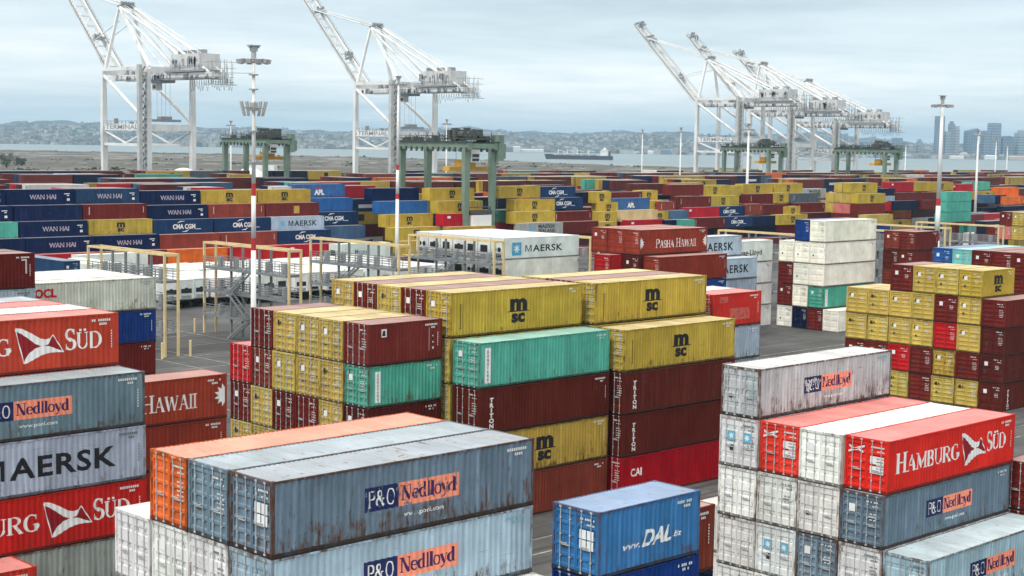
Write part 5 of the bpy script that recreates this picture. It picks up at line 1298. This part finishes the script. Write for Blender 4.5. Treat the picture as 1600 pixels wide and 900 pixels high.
    mh = MB(); mh.box(xm - 4.6, -back * .80, zg + .9, xm + 4.6, -back * .22, zg + 7.2); m_ = mh.build('machinery_house', 'house_grey_white', t)
    q = MB(); q.box(xm - 5.0, -back * .88, zg + .1, xm + 5.0, -back * .10, zg + .88); q.build('house_floor', 'crane_grey_steel', m_)
    q = MB()
    for k in range(3): yy = -back * (.30 + .2 * k); q.box(xm - 1.6, yy, zg + 7.2, xm + 1.2, yy + 2.4, zg + 8.9)
    for k in range(4): yy = -back * .75 + k * 5; q.box(xm - 4.63, yy, zg + 4.0, xm - 4.6, yy + 1.3, zg + 5.2)
    for k in range(26):
        xx, yy = xm + g.choice((-4.9, 4.9)), -back * g.uniform(.2, .82); q.tube((xx, yy, zg + .9), (xx, yy, zg + g.uniform(1.8, 5.5)), .12, n=4)
    for k in range(14): yy = -back * g.uniform(.22, .80); q.box(xm - 4.75, yy, zg + g.uniform(1.2, 4.5), xm - 4.605, yy + g.uniform(.4, 1.6), zg + g.uniform(4.6, 6.2))
    for hh in (1.9, 2.5): q.tube((xm - 5.0, -back * .88, zg + hh), (xm - 5.0, -back * .1, zg + hh), .08, n=4)
    q.build('roof_vent', 'crane_grey_steel', m_)
    # trolley, cab
    q = MB(); q.box(xm - 3.6, G * .06, zg - 3.7, xm + 3.6, G * .32, zg - 2.65); tro = q.build('trolley', 'crane_grey_steel', t)
    q = MB(); q.box(xm - 1.3, G * .24, zg - 6.6, xm + 1.3, G * .34, zg - 3.7); cbn = q.build('operator_cab', WH, tro)
    q = MB(); q.box(xm - 1.2, G * .34 + .005, zg - 6.2, xm + 1.2, G * .34 + .03, zg - 4.4); q.box(xm - 1.33, G * .26, zg - 6.0, xm - 1.302, G * .33, zg - 4.6); q.build('cab_window', 'cab_glass', cbn)
    q = MB()
    for xx in (-2, 2):
        for yy in (.1, .2): q.tube((xm + xx, G * yy, zg - 3.7), (xm + xx, G * yy, zb_ + 3.5), .07, n=4)
    q.build('hoist_rope', 'crane_grey_steel', tro)
    q = MB(); q.box(xm - 6.1, G * .05, zb_ + 2.4, xm + 6.1, G * .22, zb_ + 3.4); q.box(xm - 2, G * .06, zb_ + 3.4, xm + 2, G * .2, zb_ + 4.6); q.build('spreader', 'crane_grey_steel', tro)
    # A frame
    ay, az = G - .6, zg + apex
    tops = []
    for xx, xt in ((1.0, xm - 3.2), (B - 1.0, xm + 3.2)):
        q = MB(); q.beam((xx, G, zg + 2.5), (xt, ay, az), 1.3, 1.2, 1.0, .9, up=(0, 1, 0)); q.beam((xx, .4, zg + 2.5), (xt, ay, az), 1.2, 1.1, .9, .8, up=(0, 1, 0)); q.build('apex_leg', WH, t); tops.append((xt, ay, az))
    q = MB(); q.box(xm - 3.8, ay - .8, az - .5, xm + 3.8, ay + .8, az + .6); q.box(xm - 3, ay - 1.6, az + .6, xm + 3, ay + 1.2, az + .75)
    for k in range(4): q.tube((xm - 2.4 + 1.6 * k, ay - .6, az + 1.4), (xm - 1.6 + 1.6 * k, ay - .6, az + 1.4), .8, n=10)
    for k in range(9): xx = xm - 3.4 + .85 * k; q.tube((xx, ay - 1.5, az + .7), (xx, ay - 1.5, az + 2.4), .08, n=4)
    q.build('apex_sheaves', 'crane_grey_steel', t)
    q = MB()
    for xt in (xm - 3.2, xm + 3.2):
        q.tube((xt, ay, az), (xt, -back * .92, zg - .2), .55, n=8); q.tube((xt, ay, az - 1), (xt, -back * .30, zg + .4), .5, n=8); q.tube((xt + .9, ay, az + .8), (xt + .9, -back * .60, zg + 7.2), .14, n=5)
        q.tube((xt * .5 + xm * .5, ay, az + 1.2), (xt * .5 + xm * .5, -back * .7, zg + 7.4), .1, n=4); q.tube((xt, ay, az - 3), (xt, -back * .02, zg + 1.5), .3, n=6)
    q.build('back_stay', WH, t)
    # raised boom
    by, bz = G + 6.5, zg - .6; cb_, sb_ = cos(boom_ang), sin(boom_ang)
    P = lambda s, dx, up=0.0: (xm + dx, by + s * cb_ - up * sb_, bz + s * sb_ + up * cb_)
    q = MB()
    for dx in (-3.0, 3.0): q.beam(P(0, dx), P(boom_len, dx), 1.1, 2.4, .8, 1.5, up=(1, 0, 0)) if False else q.beam(P(0, dx), P(boom_len, dx), 1.2, 2.3, .9, 1.5, up=(0, -sb_, cb_))
    n = 11
    for k in range(n + 1): s = boom_len * k / n; q.beam(P(s, -3.0), P(s, 3.0), .5, .6)
    for k in range(n): q.tube(P(boom_len * k / n, -3), P(boom_len * (k + 1) / n, 3), .17, n=5)
    bm_ = q.build('boom', WH, t)
    q = MB()
    for dx in (-4.0, 4.0):
        q.beam(P(2, dx, .9), P(boom_len - 1, dx, .9), .7, .12, up=(0, -sb_, cb_))
        for k in range(34): s = 2 + (boom_len - 3) * k / 33; q.tube(P(s, dx, .9), P(s, dx, 2.1), .09, n=4)
        q.tube(P(2, dx, 2.1), P(boom_len - 1, dx, 2.1), .09, n=4)
    for s, w_ in ((boom_len - 4, 2.4), (boom_len * .78, 1.8), (boom_len * .32, 1.6)):
        for k in range(6): q.beam(P(s + g.uniform(-2.5, 2.5), g.uniform(-3.5, 2.5), 1.2), P(s + g.uniform(-2.5, 2.5), g.uniform(-2.5, 3.5), 1.2 + w_), .7, 1.1)
    q.build('boom_walkway', 'crane_grey_steel', bm_)
    q = MB()
    for dx in (-3.0, 3.0):
        q.tube(P(boom_len * .80, dx, 1.2), (xm + dx, ay + .5, az + .5), .34, n=6); q.tube(P(boom_len * .80, dx * .6, 1.8), (xm + dx * .6, ay + .5, az + 1.6), .10, n=4)
        q.tube(P(boom_len * .30, dx, 1.2), (xm + dx, ay + .5, az - 6), .22, n=6) if seed % 2 else None
    q.build('fore_stay', WH, t)
    # stair and lift tower on the landside leg
    q = MB()
    z = 3.0; k = 0
    while z < zg + 2:
        q.box(-2.9, -1.7, z, -1.2, 1.7, z + .12)
        a, b_ = (-1.5, 1.5) if k % 2 else (1.5, -1.5)
        q.beam((-2.2, a, z + .1), (-2.2, b_, z + 2.5), .75, .14)
        for yy in (-1.65, 1.65): q.tube((-2.9, yy, z), (-2.9, yy, z + 2.6), .09, n=4)
        q.tube((-2.9, -1.65, z + 1.1), (-2.9, 1.65, z + 1.1), .07, n=4)
        z += 2.6; k += 1
    q.build('stair_tower', 'crane_grey_steel', t)
    q = MB(); q.box(-4.6, -.9, 1.5, -3.0, .9, zg + 3); q.build('lift_shaft', 'weathered_white', t)
    q = MB()
    for yy in (zb_ + 1.45,):
        for xx in (-1.0, .9):
            for k in range(12): q.tube((xx, 1.5 + (G - 3) * k / 11, yy), (xx, 1.5 + (G - 3) * k / 11, yy + 1.15), .07, n=4)
            q.tube((xx, 1.2, yy + 1.15), (xx, G - 1.2, yy + 1.15), .07, n=4)
    q.box(-.5, G * .70, zb_ + 1.42, .6, G * .70 + 1.6, zb_ + 3.6); q.box(-.6, G * .35, zb_ + 1.42, .6, G * .35 + .8, zb_ + 2.3)
    q.build('portal_railing', 'crane_grey_steel', t)
    # name board along the portal beam: reads from the water side leg to the land side one
    v, f = font_geo('TERMINALS', 1.9, .02); mx = max(a for a, b in v); k = (G - 6.5) / mx
    me = bpy.data.meshes.new('sign_lettering'); me.from_pydata([(-.775, G - 2.6 - a * k, zb_ - .75 + b) for a, b in v], [], f); me.materials.append(MATS['crane_grey_steel']); link('sign_lettering', me, t)
    q = MB()
    for k in range(3):
        yy = G - 1.7
        q.box(-.775, yy - .35 + .2 * k, zb_ - .7 + .55 * k, -.752, yy + .45 - .05 * k, zb_ - .3 + .55 * k)
    q.build('sign_emblem', 'crane_grey_steel', t)
    return tag(t, label, 'quay crane', 'white ship to shore cranes with raised booms')
quay_crane(228, 632, 35.0, 20.8, 50.0, R(44), 71, 'first white quay crane, set apart beside the brown spit', 36, 28.5, 1)
quay_crane(617, 724, 30.8, 23.0, 49.0, R(44.5), 70, 'white quay crane behind the thin mast and large green gantry', 36.5, 29.0, 2)
quay_crane(1154, 907, 33.0, 20.4, 50.0, R(43.6), 72, 'tallest of three clustered white quay cranes, with longest boom showing', 35, 25.5, 3)
quay_crane(1234, 942, 31.8, 20.7, 45.5, R(44), 73, 'middle one of three clustered white quay cranes', 34, 29.0, 4)
quay_crane(1305, 975, 31.6, 20.7, 39.5, R(43), 71, 'lowest of three clustered white quay cranes, nearest the skyline', 34, 26.5, 5)

# ------------------------------------------------------------------ FAR SHORE: towers, sheds, ship, tents, trees
def tower(px0, px1, ytop, D, label, depth=38, crown=None, glass='tinted_object', c=(.2, .26, .33), slot=9.0):
    """a high-rise between photo columns px0..px1 at depth D, its top at photo row ytop; window bands are modelled"""
    hor = 212 + (px0 + px1) / 2 * 0.0150
    hgt = H + (hor - ytop) * D / 2424.5; wd = (px1 - px0) * D / 2424.5
    p = at((px0 + px1) / 2, D + depth / 2, -3); t = empty('skyscraper', p, math.atan2(r_.y, r_.x) + .12)
    b = MB(); b.box(-wd / 2, -depth / 2, 0, wd / 2, depth / 2, hgt + 3)
    if crown == 'step': b.box(-wd * .3, -depth * .3, hgt + 3.01, wd * .3, depth * .3, hgt + 11)
    if crown == 'slant':
        b = MB(); b.hexa([(-wd / 2, -depth / 2, 0), (wd / 2, -depth / 2, 0), (wd / 2, depth / 2, 0), (-wd / 2, depth / 2, 0)], [(-wd / 2, -depth / 2, hgt - 4), (wd / 2, -depth / 2, hgt + 5), (wd / 2, depth / 2, hgt + 5), (-wd / 2, depth / 2, hgt - 4)])
    if crown == 'round':
        b = MB(); b.box(-wd / 2, -depth / 2, 0, wd / 2, depth / 2, hgt * .8); b.tube((0, -depth / 2 + .1, hgt * .8 - wd * .1), (0, depth / 2 - .1, hgt * .8 - wd * .1), wd * .46, n=24)
    o = b.build('tower_shaft', glass, t); o.color = (*c, 1)
    w_ = MB(); z = 10.0
    while z < hgt - 8: w_.box(-wd / 2 - .3, -depth / 2 - .3, z, wd / 2 + .3, -depth / 2 - .02, z + slot * .42); w_.box(-wd / 2 - .3, -depth / 2 + .0, z, -wd / 2 - .02, depth / 2 - 1, z + slot * .42); z += slot
    w_.build('window_bands', 'blue_glass', t)
    v = MB()
    for k in range(5): x = -wd / 2 + wd * k / 4; v.box(x - .6, -depth / 2 - .6, 0, x + .6, -depth / 2 - .31, hgt * (.8 if crown == 'round' else .97))
    v.build('facade_ribs', 'concrete_tower', t)
    return tag(t, label, 'skyscraper', 'towers of the waterfront skyline')
for a in (
  (1457.8, 1468.6, 181.5, 'tallest slab tower of the skyline, beside the striped mast', 30, None, (.17, .22, .30)),
  (1471, 1478.5, 205, 'short pale tower close behind the striped mast', 30, None, (.34, .37, .40)),
  (1479, 1485, 193, 'narrow dark tower with stepped top beside its pale twin', 26, 'step', (.17, .22, .29)),
  (1486, 1492.6, 196.5, 'narrow pale tower next to the dark stepped one', 26, None, (.40, .42, .45)),
  (1505, 1520.5, 201, 'broad blue tower with slanting roof', 40, 'slant', (.11, .17, .26)),
  (1531, 1541, 204, 'grey blue tower joined against a taller flat one', 34, None, (.20, .25, .33)),
  (1541.5, 1556, 192, 'broad flat topped grey blue tower, second tallest', 40, None, (.22, .27, .36)),
  (1560.5, 1577.5, 209, 'blue tower with rounded top', 40, 'round', (.13, .19, .28)),
  (1584, 1602, 207, 'wide pale green tower at the skyline end', 40, 'step', (.30, .36, .38)),
  (1392, 1403.5, 215, 'low blue tower beside the last green gantry', 40, None, (.14, .20, .29)),
  (1409, 1415, 221, 'low slim tower between gantry and tallest slab', 30, None, (.22, .26, .32)),
  (1430, 1436, 220.5, 'small pointed block alone on the skyline', 26, 'step', (.26, .30, .34)),
  (1309, 1319, 215.5, 'blue tower showing under the lowest white crane', 36, None, (.15, .20, .29)),
  (1340, 1353, 218, 'pale low tower showing behind the lowest white crane', 36, None, (.30, .33, .37)),
  (1512, 1521, 222, 'low blue block below the slanting roof', 36, None, (.14, .20, .29))):
    tower(a[0], a[1], a[2], 5300, a[3], a[4], a[5], c=a[6])
def small_thing(name, label, cat, mb, mat, loc, c=None, rz=0.0):
    o = mb.build(name, mat, None, loc); o.rotation_euler.z = rz
    if c: o.color = (*c, 1)
    return tag(o, label, cat)
AZ = math.atan2(r_.y, r_.x)
d = MB(); d.tube((0, 0, 0), (0, 0, 9), 17, 17, 20, False); d.ball((0, 0, 9), 17, 17, 14, 20, 6, True)
small_thing('domed_hall', 'cream domed hall on the waterfront below the towers', 'hall', d, 'concrete_tower', at(1503, 5050, -3))
for k, (px, D, wd, hh, c, lb) in enumerate(((804, 4780, 22, 15, (.62, .60, .54), 'square cream block at the end of the pale shed across the bay'), (826, 4800, 78, 7, (.66, .66, .64), 'long pale shed on the far shore behind the ship bow'), (915, 4900, 26, 19, (.20, .24, .28), 'dark office block on the far shore behind the ship'), (1037, 4850, 28, 13, (.16, .20, .26), 'dark blue low block on the far shore between masts'), (1013, 4800, 16, 8, (.72, .72, .70), 'small white hall on the far shore near slim masts'), (1545, 4800, 34, 11, (.74, .74, .72), 'white shed on the shore below the flat topped tower'), (1492, 4790, 40, 8, (.70, .68, .64), 'pale pier shed in front of the domed hall'), (1585, 4820, 50, 10, (.55, .40, .36), 'reddish shed at the waterfront end'))):
    b = MB(); b.box(-wd / 2, -9, 0, wd / 2, 9, hh); b.hexa([(-wd / 2 - .5, -9.5, hh + .02), (wd / 2 + .5, -9.5, hh + .02), (wd / 2 + .5, 9.5, hh + .02), (-wd / 2 - .5, 9.5, hh + .02)], [(-wd / 2, -1, hh + 2.5), (wd / 2, -1, hh + 2.5), (wd / 2, 1, hh + 2.5), (-wd / 2, 1, hh + 2.5)])
    small_thing('waterfront_shed', lb, 'building', b, 'tinted_object', at(px, D, -2), c, AZ)
# bulk ship crossing the bay
sp_ = at(902, 2800, -3); ship = empty('cargo_ship', sp_, AZ - .12)
tag(ship, 'dark hulled cargo ship with white stern house crossing the bay', 'ship')
h = MB(); Ls, bw = 120.0, 9.5
prof = [(-Ls / 2, 0.4), (-Ls / 2 + 9, bw * .7), (-Ls / 2 + 20, bw), (Ls / 2 - 12, bw), (Ls / 2, bw * .75)]
for (x0, w0), (x1, w1) in zip(prof, prof[1:]):
    zt0, zt1 = (9.2 if x0 < -Ls / 2 + 15 else 7.2), (9.2 if x1 < -Ls / 2 + 15 else 7.2)
    h.hexa([(x0, -w0, 0), (x1, -w1, 0), (x1, w1, 0), (x0, w0, 0)], [(x0 - (3 if x0 == -Ls / 2 else 0), -w0, zt0), (x1, -w1, zt1), (x1, w1, zt1), (x0 - (3 if x0 == -Ls / 2 else 0), w0, zt0)])
h.build('hull', 'ship_hull_paint', ship)
b = MB(); b.box(-Ls / 2 + 8, -bw - .1, -.4, Ls / 2 - 1, bw + .1, 1.3); b.build('boot_top', 'ship_red_paint', ship)
b = MB(); b.box(Ls / 2 - 22, -8, 7.3, Ls / 2 - 9, 8, 16); b.box(Ls / 2 - 20, -9, 16.02, Ls / 2 - 11, 9, 18.6); b.box(Ls / 2 - 17, -3, 18.62, Ls / 2 - 13, 3, 22); dk = b.build('deck_house', 'white_sheet', ship)
b = MB(); b.box(Ls / 2 - 8, -2.5, 7.3, Ls / 2 - 4, 2.5, 16.5); b.build('funnel', 'ship_red_paint', ship)
b = MB()
for k in range(5): x = -Ls / 2 + 20 + k * 15; b.box(x, -6.5, 7.25, x + 11, 6.5, 9.4)
b.build('hatch_cover', 'crane_grey_steel', ship)
for x in (-38, -22, -4, 16): b = MB(); b.tube((x, 0, 7.2), (x, 0, 17.5), .9, .7, 8); b.beam((x, 0, 16.5), (x + 12, 0, 14.2), .7); b.build('deck_crane', 'white_sheet', ship)
# white tents, low sheds and machines along the edge of the yard
for px, D, rr, lb in ((283, 560, 5.6, 'white domed tent behind the first white crane legs'), (387, 585, 5.6, 'white domed tent between the smaller gantry legs'), (404, 600, 4.8, 'smaller white dome right beside the other white tent')):
    p = at(px, D); b = MB(); b.tube((0, 0, 0), (0, 0, 9.0), rr, rr, 20, False); b.ball((0, 0, 9.0), rr, rr, 4.6, 20, 6, True); small_thing('domed_tent', lb, 'tent', b, 'white_sheet', p)
for px, D, wd, z, c, lb in ((1030, 640, 15, 0, (.70, .67, .60), 'low cream shed beyond the containers near slim masts'), (447 - 40, 600, 10, 0, (.7, .7, .68), 'low white shed by the smaller gantry legs')):
    b = MB(); b.box(-wd / 2, -4, 0, wd / 2, 4, 14.2); small_thing('low_shed', lb, 'building', b, 'tinted_object', at(px, D, z), c, AZ)
def tree(px, D, hgt, label, seed):
    g = random.Random(seed); p = at(px, D, 1.0); t = empty('tree', p)
    q = MB(); q.tube((0, 0, 0), (.2, .1, hgt * .5), .5, .3, 8)
    for k in range(6): a = g.uniform(0, 6.28); q.tube((.1, .05, hgt * (.25 + .05 * k)), (cos(a) * hgt * .35, sin(a) * hgt * .35, hgt * (.5 + .07 * k)), .22, .08, 6)
    q.build('trunk', 'bush_leaves', t)
    q = MB()
    cl_ = [(g.uniform(-.45, .45) * hgt, g.uniform(-.45, .45) * hgt, g.uniform(.35, .9) * hgt) for _ in range(22)]
    for c in cl_:
        for k in range(34):
            o = Vector(c) + Vector((g.gauss(0, .10), g.gauss(0, .10), g.gauss(0, .08))) * hgt
            n_ = Vector((g.uniform(-1, 1), g.uniform(-1, 1), g.uniform(-.3, 1))).normalized(); e = n_.orthogonal().normalized() * g.uniform(.25, .5); f2 = n_.cross(e)
            q.quad(o - e, o + f2, o + e, o - f2)
    q.build('crown', 'bush_leaves', t)
    return tag(t, label, 'tree', 'trees on the scrubby spit')
tree(6, 1050, 12, 'dark rounded tree at the brown spit by the picture edge', 1)
tree(28, 1120, 7, 'smaller dark tree beside the rounded one on the spit', 2)

# ------------------------------------------------------------------ HAZE over the bay (needs everything above to be in place)
mt = bpy.data.materials.new('sea_haze'); mt.use_nodes = True; t = mt.node_tree; t.nodes.clear()
pv = N(t, 'ShaderNodeVolumePrincipled'); pv.inputs['Color'].default_value = (0.49, 0.77, 1.0, 1); pv.inputs['Density'].default_value = HAZE_DENSITY; pv.inputs['Anisotropy'].default_value = 0.2
ou = N(t, 'ShaderNodeOutputMaterial'); LK(t, pv.outputs[0], ou.inputs['Volume']); MATS['sea_haze'] = mt
hz = MB(); hz.box(-9100, -400, -8, 12600, 12600, 205)
tag(hz.build('haze', 'sea_haze'), kind='stuff')
print('containers', COUNT[0], 'reefers', RC[0])
for o in sc.objects:
    if o.get('label') and len(o['label'].replace('-', 'x').split()) > 16: print('LONG', o['label'])
